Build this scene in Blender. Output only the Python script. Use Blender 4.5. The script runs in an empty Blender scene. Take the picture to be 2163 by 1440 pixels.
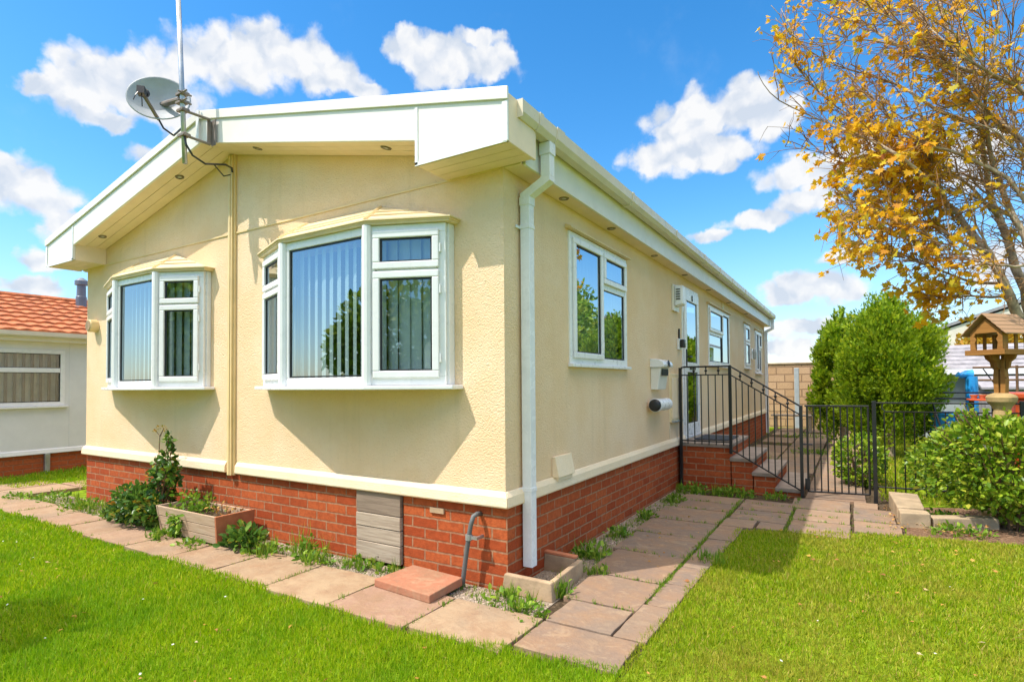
import bpy, bmesh, math, random
import numpy as np
from mathutils import Vector, Matrix
SC = bpy.context.scene
COL = SC.collection
R = math.radians

# ------------------------------------------------------------------ camera
FWD_YAW, PITCH, ROLL = 0.5471, 0.0246, -0.0079
cam_d = bpy.data.cameras.new("camera"); cam = bpy.data.objects.new("camera", cam_d); COL.objects.link(cam)
lat = Vector((math.cos(FWD_YAW), math.sin(FWD_YAW), 0)); fw0 = Vector((-math.sin(FWD_YAW), math.cos(FWD_YAW), 0)); up0 = Vector((0, 0, 1))
fwd = fw0*math.cos(PITCH) + up0*math.sin(PITCH); u2 = up0*math.cos(PITCH) - fw0*math.sin(PITCH)
rt = lat*math.cos(ROLL) + u2*math.sin(ROLL); upv = u2*math.cos(ROLL) - lat*math.sin(ROLL)
cam.matrix_world = Matrix(((rt.x, upv.x, -fwd.x, 1.8954), (rt.y, upv.y, -fwd.y, -3.0218), (rt.z, upv.z, -fwd.z, 1.3043), (0, 0, 0, 1)))
cam_d.sensor_width = 36; cam_d.lens = 36*1179/2163; cam_d.shift_y = 61/2163
cam_d.clip_start = 0.05; cam_d.clip_end = 2000
SC.camera = cam

# ------------------------------------------------------------------ light
SUN_TRAVEL = Vector((0.80, 1.0, -1.92)).normalized()
SUN_EL = math.asin(-SUN_TRAVEL.z); SUN_ROT = math.atan2(-SUN_TRAVEL.x, -SUN_TRAVEL.y) % (2*math.pi)
sl = bpy.data.lights.new("sun", 'SUN'); sl.energy = 3.2; sl.angle = R(0.5); sl.color = (1.0, 0.93, 0.84)
so = bpy.data.objects.new("sun", sl); COL.objects.link(so)
so.rotation_euler = SUN_TRAVEL.to_track_quat('-Z', 'Y').to_euler(); so.location = (-8, -10, 20)
SC.view_settings.view_transform = 'Standard'; SC.view_settings.look = 'None'
SC.view_settings.exposure = 0.77; SC.view_settings.gamma = 1.0; SC.view_settings.use_curve_mapping = False
SC.cycles.max_bounces = 10; SC.cycles.transparent_max_bounces = 24; SC.cycles.diffuse_bounces = 4; SC.cycles.glossy_bounces = 4

class NT:
    """small helper to write node trees"""
    def __init__(s, tree): s.t = tree; s.n = tree.nodes; s.l = tree.links
    def add(s, kind, **kw):
        nd = s.n.new(kind)
        for k, v in kw.items(): setattr(nd, k, v)
        return nd
    def put(s, sock, v):
        if isinstance(v, bpy.types.NodeSocket): s.l.new(v, sock)
        elif isinstance(v, (tuple, list)) and len(v) == 3 and sock.type == 'RGBA': sock.default_value = (*v, 1)
        else: sock.default_value = v
    def math(s, op, a, b=None, c=None, clamp=False):
        nd = s.add('ShaderNodeMath', operation=op, use_clamp=clamp); s.put(nd.inputs[0], a)
        if b is not None: s.put(nd.inputs[1], b)
        if c is not None: s.put(nd.inputs[2], c)
        return nd.outputs[0]
    def vmath(s, op, a, b=None):
        nd = s.add('ShaderNodeVectorMath', operation=op); s.put(nd.inputs[0], a)
        if b is not None: s.put(nd.inputs[1], b)
        return nd.outputs['Value'] if op in ('LENGTH', 'DOT_PRODUCT') else nd.outputs[0]
    def mix(s, f, a, b, mode='MIX'):
        nd = s.add('ShaderNodeMix', data_type='RGBA', blend_type=mode)
        s.put(nd.inputs[0], f); s.put(nd.inputs[6], a); s.put(nd.inputs[7], b); return nd.outputs[2]
    def noise(s, vec, scale, detail=4, rough=0.55, dist=0.0, col=False):
        nd = s.add('ShaderNodeTexNoise'); nd.inputs['Scale'].default_value = scale; nd.inputs['Detail'].default_value = detail
        nd.inputs['Roughness'].default_value = rough; nd.inputs['Distortion'].default_value = dist
        if vec is not None: s.l.new(vec, nd.inputs['Vector'])
        return nd.outputs['Color' if col else 'Fac']
    def smooth(s, v, a, b, lo=0.0, hi=1.0):
        nd = s.add('ShaderNodeMapRange', interpolation_type='SMOOTHSTEP'); s.put(nd.inputs['Value'], v)
        nd.inputs['From Min'].default_value = a; nd.inputs['From Max'].default_value = b
        nd.inputs['To Min'].default_value = lo; nd.inputs['To Max'].default_value = hi; return nd.outputs[0]
    def ramp(s, v, stops):
        nd = s.add('ShaderNodeValToRGB'); s.put(nd.inputs[0], v); cr = nd.color_ramp
        while len(cr.elements) < len(stops): cr.elements.new(0.5)
        for e, (p, c) in zip(cr.elements, stops): e.position = p; e.color = (*c, 1)
        return nd.outputs[0]

# ------------------------------------------------------------------ sky with clouds at infinity (azimuth, elevation, half sizes)
CLOUDS = [(-0.965,0.506,0.075,0.043),(-1.028,0.481,0.074,0.041),(-1.112,0.441,0.071,0.043),(-1.176,0.416,0.065,0.034),(-1.214,0.397,0.038,0.030),(-0.891,0.502,0.062,0.038),(-0.848,0.495,0.038,0.023),(-1.117,0.400,0.058,0.028),(-1.170,0.371,0.029,0.012),(-1.258,0.394,0.023,0.011),(-0.805,0.477,0.032,0.012),(-0.664,0.536,0.080,0.031),(-0.718,0.543,0.040,0.024),(-0.583,0.528,0.060,0.021),(-0.668,0.514,0.052,0.022),(-0.604,0.559,0.034,0.011),(-0.215,0.421,0.084,0.045),(-0.154,0.428,0.067,0.036),(-0.262,0.377,0.079,0.033),(-0.200,0.370,0.085,0.030),(-0.108,0.407,0.044,0.029),(-1.264,0.263,0.045,0.029),(-1.283,0.271,0.029,0.025),(-1.241,0.251,0.031,0.014),(-0.065,0.324,0.059,0.023),(0.000,0.334,0.039,0.026),(-0.059,0.284,0.048,0.019),(-0.128,0.261,0.048,0.013),(-0.055,0.147,0.065,0.025),(-0.016,0.133,0.033,0.014),(-0.089,0.137,0.036,0.015),(-1.223,0.220,0.031,0.020),(-1.248,0.178,0.026,0.015),(-1.262,0.139,0.030,0.011),(-1.129,0.335,0.031,0.014),(-0.202,0.244,0.032,0.011),(-0.063,0.085,0.061,0.013),(-0.090,0.054,0.049,0.012),(-0.018,0.196,0.031,0.009),(0.147,0.301,0.056,0.030),(0.188,0.152,0.042,0.025),]
CLOUDS += [(-2.2, .42, .20, .07), (-2.0, .38, .14, .06), (-2.55, .30, .16, .06), (-2.45, .52, .2, .06), (2.9, .40, .22, .08), (2.6, .3, .2, .06),
           (2.0, .45, .22, .08), (1.5, .3, .2, .07), (1.1, .5, .2, .07), (-1.75, .22, .12, .035), (-1.6, .62, .16, .05), (.6, .62, .16, .05), (0.55, .2, .1, .03)]
def build_world():
    w = bpy.data.worlds.new("World"); SC.world = w; w.use_nodes = True
    w.node_tree.nodes.clear(); t = NT(w.node_tree)
    out = t.add('ShaderNodeOutputWorld'); bg = t.add('ShaderNodeBackground'); t.l.new(bg.outputs[0], out.inputs[0])
    sky = t.add('ShaderNodeTexSky'); sky.sky_type = 'NISHITA'; sky.sun_disc = False
    sky.sun_elevation = SUN_EL; sky.sun_rotation = SUN_ROT; sky.air_density = 1.0; sky.dust_density = 0.4; sky.ozone_density = 2.0
    hs = t.add('ShaderNodeHueSaturation'); hs.inputs['Saturation'].default_value = 1.38; hs.inputs['Value'].default_value = 1.06; hs.inputs['Hue'].default_value = 0.497
    t.l.new(sky.outputs[0], hs.inputs['Color'])
    tc = t.add('ShaderNodeTexCoord'); d = tc.outputs['Generated']
    sep = t.add('ShaderNodeSeparateXYZ'); t.l.new(d, sep.inputs[0])
    az = t.math('ARCTAN2', sep.outputs[0], sep.outputs[1]); el = t.math('ARCSINE', sep.outputs[2])
    cb = t.add('ShaderNodeCombineXYZ'); t.l.new(az, cb.inputs[0]); t.l.new(el, cb.inputs[1]); ae = cb.outputs[0]
    # billowy domain warp
    wn = t.noise(ae, 16, 5, 0.6, 0, col=True)
    wv = t.vmath('MULTIPLY', t.vmath('SUBTRACT', wn, (0.5, 0.5, 0.5)), (0.060, 0.045, 0))
    p = t.vmath('ADD', ae, wv)
    best = None
    for (a, e, ra, re) in CLOUDS:
        q = t.vmath('MULTIPLY', t.vmath('SUBTRACT', p, (a, e, 0)), (1/(ra*(1.16 if ra > .07 else 1.34)), 1/(re*(1.16 if ra > .07 else 1.38)), 0))
        f = t.math('SUBTRACT', 1.0, t.vmath('LENGTH', q))
        best = f if best is None else t.math('SMOOTH_MAX', best, f, 0.18)
    n1 = t.noise(ae, 24, 7, 0.55); s1 = t.noise(p, 20, 3, 0.45); s2 = t.noise(t.vmath('ADD', p, (0.004, 0.016, 0)), 20, 3, 0.45)
    vo = t.add('ShaderNodeTexVoronoi', feature='F1'); vo.inputs['Scale'].default_value = 30; t.l.new(p, vo.inputs['Vector'])
    bil = t.math('SUBTRACT', 0.45, vo.outputs['Distance'])
    dens = t.math('ADD', t.math('ADD', best, t.math('MULTIPLY', t.math('SUBTRACT', n1, 0.5), 0.75)), t.math('MULTIPLY', bil, 0.55))
    mask = t.smooth(dens, -0.04, 0.38)
    thin = t.smooth(t.noise(ae, 5.0, 6, 0.6), 0.55, 0.80, 0, 0.16)
    haze = t.smooth(el, 0.30, 0.02, 0, 0.38)
    relief = t.math('SUBTRACT', s1, s2)
    big = t.noise(t.vmath('ADD', ae, (0.3, 0.1, 0)), 11, 4, 0.5)
    sh = t.math('ADD', t.math('ADD', t.math('ADD', t.math('MULTIPLY', relief, 3.2), 0.40), t.math('MULTIPLY', bil, 0.7)), t.math('MULTIPLY', t.math('SUBTRACT', big, 0.45), 1.6))
    ccol = t.ramp(sh, [(0.0, (2.75, 3.05, 3.5)), (0.4, (3.4, 3.55, 3.8)), (0.8, (4.0, 4.0, 4.0))])
    # deeper blue to the zenith as polarised in the photograph
    skyc = t.mix(haze, hs.outputs[0], (2.0, 2.9, 3.75))
    c1 = t.mix(thin, skyc, (3.3, 3.7, 4.1))
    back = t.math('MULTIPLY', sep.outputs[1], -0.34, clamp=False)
    over = t.math('MULTIPLY', t.smooth(t.math('ADD', el, t.math('MAXIMUM', back, 0.0)), 0.78, 1.0), t.smooth(t.noise(ae, 2.5, 5, 0.6), 0.25, 0.6, 0.55, 0.95))  # added cloud sheet, out of view overhead and behind the camera, to fill shadows
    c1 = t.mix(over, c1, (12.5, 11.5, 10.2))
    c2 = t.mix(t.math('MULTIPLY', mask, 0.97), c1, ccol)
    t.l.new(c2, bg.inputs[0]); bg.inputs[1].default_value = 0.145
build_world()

# ------------------------------------------------------------------ materials
MATS = {}
def new_mat(name):
    m = bpy.data.materials.new(name); m.use_nodes = True; m.node_tree.nodes.clear(); t = NT(m.node_tree)
    out = t.add('ShaderNodeOutputMaterial'); b = t.add('ShaderNodeBsdfPrincipled'); t.l.new(b.outputs[0], out.inputs[0])
    MATS[name] = m; t.out = out; t.b = b
    return m, t
def bump(t, h, strength=0.5, dist=0.01):
    nd = t.add('ShaderNodeBump'); nd.inputs['Strength'].default_value = strength; nd.inputs['Distance'].default_value = dist
    t.l.new(h, nd.inputs['Height']); t.l.new(nd.outputs[0], t.b.inputs['Normal'])
def uvc(t): return t.add('ShaderNodeTexCoord').outputs['UV']
def obc(t): return t.add('ShaderNodeNewGeometry').outputs['Position']
def simple(name, col, rough=0.5, metal=0.0, var=0.12, nscale=6.0, bstr=0.08, bscale=60, dirt=None, spec=0.5):
    m, t = new_mat(name); p = obc(t)
    n = t.noise(p, nscale, 5, 0.6)
    dark = tuple(c*(1-var) for c in col); lite = tuple(min(1, c*(1+var*0.6)) for c in col)
    c = t.mix(t.smooth(n, 0.3, 0.7), dark, lite)
    if dirt: c = t.mix(t.smooth(t.noise(p, 2.5, 8, 0.7), 0.50, 0.78, 0, dirt[1]), c, dirt[0])
    t.put(t.b.inputs['Base Color'], c); t.b.inputs['Metallic'].default_value = metal
    t.put(t.b.inputs['Roughness'], t.smooth(t.noise(p, nscale*2.3, 4), 0.2, 0.8, max(0.03, rough-0.08), min(1, rough+0.1)))
    t.b.inputs['Specular IOR Level'].default_value = spec
    if bstr: bump(t, t.noise(p, bscale, 4), bstr, 0.004)
    return m
def make_stucco(name, c1, c2, strength=0.75):
    m, t = new_mat(name); p = obc(t)
    wp = t.vmath('ADD', p, t.vmath('MULTIPLY', t.noise(p, 9, 3, 0.5, 0, col=True), (0.06, 0.06, 0.06)))
    v = t.add('ShaderNodeTexVoronoi', feature='SMOOTH_F1'); v.inputs['Scale'].default_value = 98; t.l.new(wp, v.inputs['Vector'])
    h = t.math('ADD', t.math('MULTIPLY', v.outputs['Distance'], -0.7), t.math('MULTIPLY', t.noise(wp, 115, 5, 0.6), 1.2))
    big = t.noise(p, 1.6, 6, 0.65)
    c = t.mix(t.smooth(big, 0.35, 0.7), c1, c2)
    grime = t.smooth(t.noise(p, 55, 3, 0.6), 0.56, 0.74, 0, 0.42)
    c = t.mix(grime, c, tuple(x*0.72 for x in c1))
    c = t.mix(t.smooth(t.noise(p, 3.2, 8, 0.72), 0.57, 0.72, 0, 0.22), c, (0.68, 0.47, 0.23))
    # rain streaks: noise stretched vertically
    st = t.noise(t.vmath('MULTIPLY', p, (7.0, 7.0, 0.5)), 1.0, 6, 0.6)
    c = t.mix(t.smooth(st, 0.55, 0.78, 0, 0.24), c, (0.58, 0.42, 0.23))
    t.put(t.b.inputs['Base Color'], c); t.b.inputs['Roughness'].default_value = 0.78; t.b.inputs['Specular IOR Level'].default_value = 0.25
    bump(t, h, strength, 0.008)
    return m
def make_brick(name, ca, cb, mortar, bw=0.225, bh=0.075, ms=0.009, off=0.5, bstr=0.9, rowvar=0.5):
    m, t = new_mat(name); uv = uvc(t); p = obc(t)
    br = t.add('ShaderNodeTexBrick'); br.offset = off; br.inputs['Scale'].default_value = 1.0
    br.inputs['Brick Width'].default_value = bw; br.inputs['Row Height'].default_value = bh; br.inputs['Mortar Size'].default_value = ms
    br.inputs['Mortar Smooth'].default_value = 0.25; br.inputs['Bias'].default_value = -0.1
    wob = t.vmath('MULTIPLY', t.vmath('SUBTRACT', t.noise(p, 11, 3, 0.5, 0, col=True), (0.5, 0.5, 0.5)), (0.010, 0.010, 0.010))
    t.l.new(t.vmath('ADD', uv, wob), br.inputs['Vector'])
    br.inputs['Color1'].default_value = (*ca, 1); br.inputs['Color2'].default_value = (*cb, 1); br.inputs['Mortar'].default_value = (*mortar, 1)
    n = t.noise(p, 30, 6, 0.65); n2 = t.noise(p, 2.2, 5, 0.6)
    c = t.mix(t.smooth(n, 0.35, 0.70, 0, 0.5), br.outputs['Color'], tuple(x*0.62 for x in ca))
    c = t.mix(t.smooth(n2, 0.55, 0.80, 0, rowvar*0.45), c, tuple(min(1, x*1.25+0.03) for x in cb))
    c = t.mix(t.smooth(t.noise(p, 7, 7, 0.7), 0.66, 0.82, 0, 0.4), c, (0.50, 0.38, 0.30))
    t.put(t.b.inputs['Base Color'], c); t.b.inputs['Roughness'].default_value = 0.85; t.b.inputs['Specular IOR Level'].default_value = 0.2
    h = t.math('ADD', t.math('MULTIPLY', br.outputs['Fac'], -1.0), t.math('MULTIPLY', t.noise(p, 90, 4, 0.6), 0.35))
    bump(t, h, bstr, 0.013)
    return m
def make_slab(name, stops):
    m, t = new_mat(name); p = obc(t); g = t.add('ShaderNodeNewGeometry')
    base = t.ramp(g.outputs['Random Per Island'], stops)
    n = t.noise(p, 4.5, 7, 0.65); n2 = t.noise(p, 26, 6, 0.7); n3 = t.noise(p, 1.7, 4, 0.5)
    c = t.mix(t.smooth(n, 0.38, 0.66, 0, 0.75), base, (0.30, 0.185, 0.11))
    rv = t.noise(t.vmath('MULTIPLY', p, (7.0, 9.5, 1.0)), 1.0, 8, 0.66, 0.9)
    c = t.mix(t.smooth(rv, 0.52, 0.66, 0, 0.32), c, (0.45, 0.33, 0.21))
    c = t.mix(t.smooth(rv, 0.44, 0.34, 0, 0.40), c, (0.26, 0.17, 0.115))
    c = t.mix(t.smooth(n2, 0.52, 0.76, 0, 0.40), c, (0.42, 0.31, 0.20))
    c = t.mix(t.smooth(n3, 0.50, 0.70, 0, 0.45), c, (0.21, 0.16, 0.12))
    c = t.mix(t.smooth(t.noise(p, 60, 3), 0.68, 0.80, 0, 0.5), c, (0.16, 0.12, 0.09))
    t.put(t.b.inputs['Base Color'], c); t.b.inputs['Roughness'].default_value = 0.86; t.b.inputs['Specular IOR Level'].default_value = 0.2
    bump(t, t.math('ADD', t.math('ADD', t.noise(p, 9, 8, 0.68), t.math('MULTIPLY', n2, 0.5)), t.math('MULTIPLY', rv, 1.2)), 0.7, 0.012)
    return m
def make_soil(name, a, b, c3, scale=40):
    m, t = new_mat(name); p = obc(t)
    v = t.add('ShaderNodeTexVoronoi'); v.inputs['Scale'].default_value = scale; t.l.new(p, v.inputs['Vector'])
    n = t.noise(p, 6, 6, 0.65)
    c = t.mix(t.smooth(n, 0.3, 0.7), a, b)
    c = t.mix(t.smooth(v.outputs['Color'], 0.55, 0.9, 0, 0.75), c, c3)
    t.put(t.b.inputs['Base Color'], c); t.b.inputs['Roughness'].default_value = 0.95; t.b.inputs['Specular IOR Level'].default_value = 0.1
    bump(t, t.math('ADD', t.noise(p, 45, 6, 0.7), t.math('MULTIPLY', v.outputs['Distance'], -0.8)), 0.9, 0.02)
    return m
def make_leaf(name, stops, trans=0.35, rough=0.45, patch=None, pscale=1.3):
    """foliage: a colour per leaf, some light through the leaf"""
    m, t = new_mat(name); g = t.add('ShaderNodeNewGeometry'); p = g.outputs['Position']
    c = t.ramp(g.outputs['Random Per Island'], stops)
    if patch: c = t.mix(t.smooth(t.noise(p, pscale, 4, 0.55), 0.42, 0.68, 0, patch[1]), c, patch[0])
    t.put(t.b.inputs['Base Color'], c); t.b.inputs['Roughness'].default_value = rough; t.b.inputs['Specular IOR Level'].default_value = 0.35
    tr = t.add('ShaderNodeBsdfTranslucent'); t.put(tr.inputs[0], t.mix(0.5, c, (0.55, 0.60, 0.02), 'MULTIPLY') if False else c)
    mx = t.add('ShaderNodeMixShader'); mx.inputs[0].default_value = trans
    t.l.new(t.b.outputs[0], mx.inputs[1]); t.l.new(tr.outputs[0], mx.inputs[2]); t.l.new(mx.outputs[0], t.out.inputs[0])
    return m
def make_glass(name, tint, refl):
    m, t = new_mat(name); t.n.remove(t.b)
    tr = t.add('ShaderNodeBsdfTransparent'); t.put(tr.inputs[0], tint)
    gl = t.add('ShaderNodeBsdfGlossy'); gl.inputs['Roughness'].default_value = 0.0; t.put(gl.inputs[0], (0.70, 0.80, 0.88))
    lw = t.add('ShaderNodeLayerWeight'); lw.inputs[0].default_value = 0.35
    nb = t.add('ShaderNodeBump'); nb.inputs['Strength'].default_value = 0.05; nb.inputs['Distance'].default_value = 0.004
    t.l.new(t.noise(obc(t), 2.6, 2, 0.4), nb.inputs['Height']); t.l.new(nb.outputs[0], gl.inputs['Normal'])
    f = t.math('MULTIPLY_ADD', lw.outputs['Facing'], (1.0-refl)*0.75, refl, clamp=True)
    mx = t.add('ShaderNodeMixShader'); t.l.new(f, mx.inputs[0]); t.l.new(tr.outputs[0], mx.inputs[1]); t.l.new(gl.outputs[0], mx.inputs[2])
    t.l.new(mx.outputs[0], t.out.inputs[0]); return m
def make_wood(name, a, b, dark, scale=(3, 30, 30), rough=0.75):
    m, t = new_mat(name); uv = uvc(t); p = obc(t)
    g = t.add('ShaderNodeNewGeometry'); off = t.math('MULTIPLY', g.outputs['Random Per Island'], 7.0)
    cb = t.add('ShaderNodeCombineXYZ'); t.l.new(off, cb.inputs[0]); t.l.new(off, cb.inputs[1])
    q = t.vmath('MULTIPLY', t.vmath('ADD', uv, cb.outputs[0]), (scale[0], scale[1], 1))
    n = t.noise(q, 1.6, 7, 0.6, 0.6)
    c = t.mix(t.smooth(n, 0.3, 0.68), a, b)
    c = t.mix(t.smooth(t.noise(q, 3.2, 4, 0.7), 0.60, 0.74, 0, 0.7), c, dark)
    c = t.mix(t.math('MULTIPLY', g.outputs['Random Per Island'], 0.45), c, dark)
    v = t.add('ShaderNodeTexVoronoi'); v.inputs['Scale'].default_value = 5.5; t.l.new(uv, v.inputs['Vector'])
    c = t.mix(t.smooth(v.outputs['Distance'], 0.06, 0.02, 0, 0.85), c, tuple(x*0.25 for x in dark))
    t.put(t.b.inputs['Base Color'], c); t.b.inputs['Roughness'].default_value = rough; t.b.inputs['Specular IOR Level'].default_value = 0.25
    bump(t, n, 0.5, 0.004); return m

make_stucco('stucco', (0.84, 0.60, 0.36), (0.88, 0.67, 0.455))
make_stucco('stucco_trim', (0.86, 0.69, 0.47), (0.88, 0.735, 0.54), 0.45)
make_brick('red_brick', (0.36, 0.064, 0.018), (0.51, 0.12, 0.036), (0.40, 0.215, 0.12), ms=0.0074)
make_brick('orange_brick', (0.46, 0.10, 0.03), (0.52, 0.13, 0.045), (0.40, 0.16, 0.08))
make_brick('tan_block', (0.50, 0.33, 0.19), (0.58, 0.40, 0.25), (0.28, 0.18, 0.11), 0.44, 0.215, 0.014, 0.5, 1.0)
simple('upvc', (0.82, 0.82, 0.83), 0.30, var=0.04, bstr=0.0, dirt=((0.62, 0.60, 0.55), 0.08))
simple('fascia_white', (0.79, 0.755, 0.70), 0.38, var=0.04, bstr=0.02, bscale=20, dirt=((0.66, 0.60, 0.50), 0.18))
simple('soffit_white', (0.85, 0.68, 0.49), 0.45, var=0.05, bstr=0.0, dirt=((0.62, 0.52, 0.36), 0.2))
simple('gutter_white', (0.70, 0.62, 0.50), 0.35, var=0.06, bstr=0.0, dirt=((0.50, 0.45, 0.36), 0.3))
simple('downpipe_white', (0.80, 0.81, 0.84), 0.25, var=0.05, bstr=0.0, dirt=((0.60, 0.58, 0.52), 0.2))
simple('cream_trim', (0.78, 0.58, 0.29), 0.45, var=0.07, bstr=0.03, dirt=((0.55, 0.42, 0.20), 0.25))
simple('cream_light', (0.82, 0.66, 0.40), 0.45, var=0.06, bstr=0.03, dirt=((0.60, 0.48, 0.26), 0.2))
simple('gasket', (0.015, 0.016, 0.018), 0.5, bstr=0)
simple('blind', (0.62, 0.68, 0.63), 0.8, var=0.05, bstr=0)
simple('net_curtain', (0.62, 0.66, 0.62), 0.9, var=0.1, bstr=0)
simple('brown_curtain', (0.24, 0.155, 0.075), 0.9, var=0.25, bstr=0)
simple('cream_curtain', (0.62, 0.52, 0.36), 0.9, var=0.25, bstr=0)
simple('roof_felt', (0.10, 0.085, 0.075), 0.9, var=0.3, bstr=0.4)
simple('ridge_metal', (0.45, 0.45, 0.46), 0.4, 0.6, bstr=0)
simple('galv', (0.46, 0.49, 0.52), 0.42, 0.75, var=0.25, bstr=0.1, dirt=((0.30, 0.26, 0.22), 0.35))
simple('bracket_steel', (0.26, 0.22, 0.19), 0.55, 0.5, var=0.3, bstr=0.15, dirt=((0.24, 0.11, 0.05), 0.6))
simple('dish_grey', (0.34, 0.37, 0.41), 0.45, 0.0, var=0.12, bstr=0.02, dirt=((0.34, 0.32, 0.28), 0.45))
simple('black_plastic', (0.02, 0.02, 0.022), 0.4, bstr=0.03)
simple('iron_black', (0.012, 0.012, 0.013), 0.35, 0.0, var=0.3, bstr=0.15, bscale=120)
simple('grey_pipe', (0.12, 0.125, 0.125), 0.5, var=0.2, bstr=0.05, dirt=((0.33, 0.30, 0.26), 0.5))
simple('concrete', (0.40, 0.28, 0.17), 0.9, var=0.3, bstr=0.6, dirt=((0.26, 0.22, 0.16), 0.5))
simple('terracotta', (0.50, 0.17, 0.075), 0.85, var=0.2, bstr=0.3, dirt=((0.56, 0.33, 0.22), 0.55))
simple('red_paver', (0.47, 0.20, 0.12), 0.85, var=0.2, bstr=0.4, dirt=((0.60, 0.40, 0.30), 0.7))
simple('stone_block', (0.40, 0.30, 0.19), 0.9, var=0.25, bstr=0.8, bscale=25, dirt=((0.30, 0.25, 0.17), 0.5))
simple('sandstone', (0.42, 0.29, 0.12), 0.9, var=0.2, bstr=0.5, bscale=30, dirt=((0.34, 0.26, 0.14), 0.4))
simple('tread_stone', (0.33, 0.255, 0.20), 0.85, var=0.22, bstr=0.4, dirt=((0.20, 0.17, 0.13), 0.5))
simple('doormat', (0.05, 0.055, 0.065), 0.95, var=0.4, nscale=60, bstr=0.8, bscale=180)
simple('white_render', (0.74, 0.735, 0.74), 0.8, var=0.04, bstr=0.15, bscale=40)
simple('roof_tile', (0.50, 0.15, 0.05), 0.8, var=0.35, nscale=9, bstr=0.3, dirt=((0.20, 0.07, 0.04), 0.5))
simple('flue_grey', (0.16, 0.18, 0.22), 0.4, 0.4, bstr=0.05)
simple('shed_roof', (0.30, 0.29, 0.32), 0.85, var=0.25, bstr=0.3, dirt=((0.42, 0.41, 0.42), 0.4))
simple('shed_wall', (0.36, 0.42, 0.45), 0.6, var=0.12, bstr=0.08)
simple('pale_wall', (0.68, 0.62, 0.54), 0.7, var=0.1, bstr=0.1)
simple('blue_plastic', (0.02, 0.30, 0.72), 0.35, var=0.12, bstr=0.03)
simple('red_plastic', (0.62, 0.09, 0.02), 0.4, var=0.12, bstr=0.03)
simple('bark', (0.40, 0.31, 0.21), 0.9, var=0.45, nscale=14, bstr=0.9, bscale=50, dirt=((0.14, 0.095, 0.06), 0.6))
simple('brown_stem', (0.16, 0.085, 0.04), 0.8, var=0.3, bstr=0.3)
simple('green_stem', (0.10, 0.15, 0.03), 0.7, var=0.3, bstr=0.0)
simple('pebble', (0.36, 0.285, 0.22), 0.85, var=0.4, nscale=30, bstr=0.3)
simple('dark_print', (0.03, 0.028, 0.025), 0.5, bstr=0)
simple('lamp_glass', (0.45, 0.47, 0.44), 0.2, bstr=0)
simple('downlight_chrome', (0.20, 0.16, 0.11), 0.3, 0.6, bstr=0)
simple('grass_ground', (0.16, 0.24, 0.012), 0.95, var=0.5, nscale=14, bstr=0.9, bscale=60, dirt=((0.16, 0.15, 0.04), 0.5), spec=0.05)
make_slab('slab_sand', [(0.0, (0.38, 0.275, 0.17)), (0.4, (0.34, 0.235, 0.155)), (0.7, (0.34, 0.21, 0.15)), (1.0, (0.41, 0.305, 0.185))])
make_slab('slab_red', [(0.0, (0.40, 0.165, 0.095)), (1.0, (0.44, 0.20, 0.12))])
make_slab('slab_grey', [(0.0, (0.26, 0.185, 0.135)), (0.35, (0.20, 0.155, 0.125)), (0.7, (0.24, 0.165, 0.12)), (1.0, (0.31, 0.225, 0.155))])
make_soil('gravel_soil', (0.30, 0.235, 0.17), (0.42, 0.34, 0.26), (0.52, 0.44, 0.36), 75)
make_soil('bark_soil', (0.14, 0.08, 0.05), (0.23, 0.14, 0.085), (0.33, 0.21, 0.13), 45)
make_soil('dark_soil', (0.07, 0.05, 0.03), (0.11, 0.08, 0.05), (0.17, 0.12, 0.08), 45)
make_glass('glass_front', (0.74, 0.83, 0.87), 0.17)
make_glass('glass_side', (0.55, 0.60, 0.60), 0.45)
make_wood('grey_wood', (0.33, 0.255, 0.19), (0.52, 0.43, 0.33), (0.16, 0.115, 0.085), (2.0, 34, 1))
make_wood('dark_grey_wood', (0.21, 0.155, 0.115), (0.31, 0.24, 0.18), (0.09, 0.065, 0.05), (2.0, 34, 1))
simple('twig', (0.30, 0.165, 0.07), 0.85, var=0.3, bstr=0)
make_wood('planter_wood', (0.42, 0.29, 0.19), (0.55, 0.42, 0.30), (0.19, 0.115, 0.065), (2.5, 30, 1))
make_wood('bird_wood', (0.30, 0.135, 0.032), (0.37, 0.18, 0.045), (0.17, 0.07, 0.02), (2.5, 30, 1))
make_wood('bird_roof_wood', (0.32, 0.195, 0.11), (0.40, 0.25, 0.145), (0.28, 0.17, 0.09), (2.5, 30, 1))
make_leaf('grass_blade', [(0.0, (0.18, 0.34, 0.004)), (0.45, (0.31, 0.48, 0.005)), (0.8, (0.44, 0.57, 0.008)), (0.94, (0.52, 0.54, 0.03)), (1.0, (0.56, 0.45, 0.10))], 0.42, 0.5, ((0.16, 0.36, 0.008), 0.60), 1.7)
make_leaf('dry_grass_blade', [(0.0, (0.17, 0.30, 0.004)), (0.4, (0.28, 0.40, 0.006)), (0.75, (0.40, 0.47, 0.012)), (0.92, (0.50, 0.45, 0.06)), (1.0, (0.54, 0.38, 0.12))], 0.42, 0.5, ((0.46, 0.38, 0.06), 0.50), 2.0)
make_leaf('conifer_spray', [(0.0, (0.10, 0.20, 0.008)), (0.5, (0.21, 0.35, 0.009)), (0.85, (0.35, 0.48, 0.012)), (1.0, (0.48, 0.52, 0.02))], 0.45, 0.6, ((0.34, 0.42, 0.015), 0.5), 2.2)
make_leaf('shrub_leaf', [(0.0, (0.08, 0.18, 0.012)), (0.5, (0.20, 0.33, 0.016)), (0.85, (0.35, 0.46, 0.03)), (1.0, (0.50, 0.50, 0.06))], 0.35, 0.35)
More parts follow.
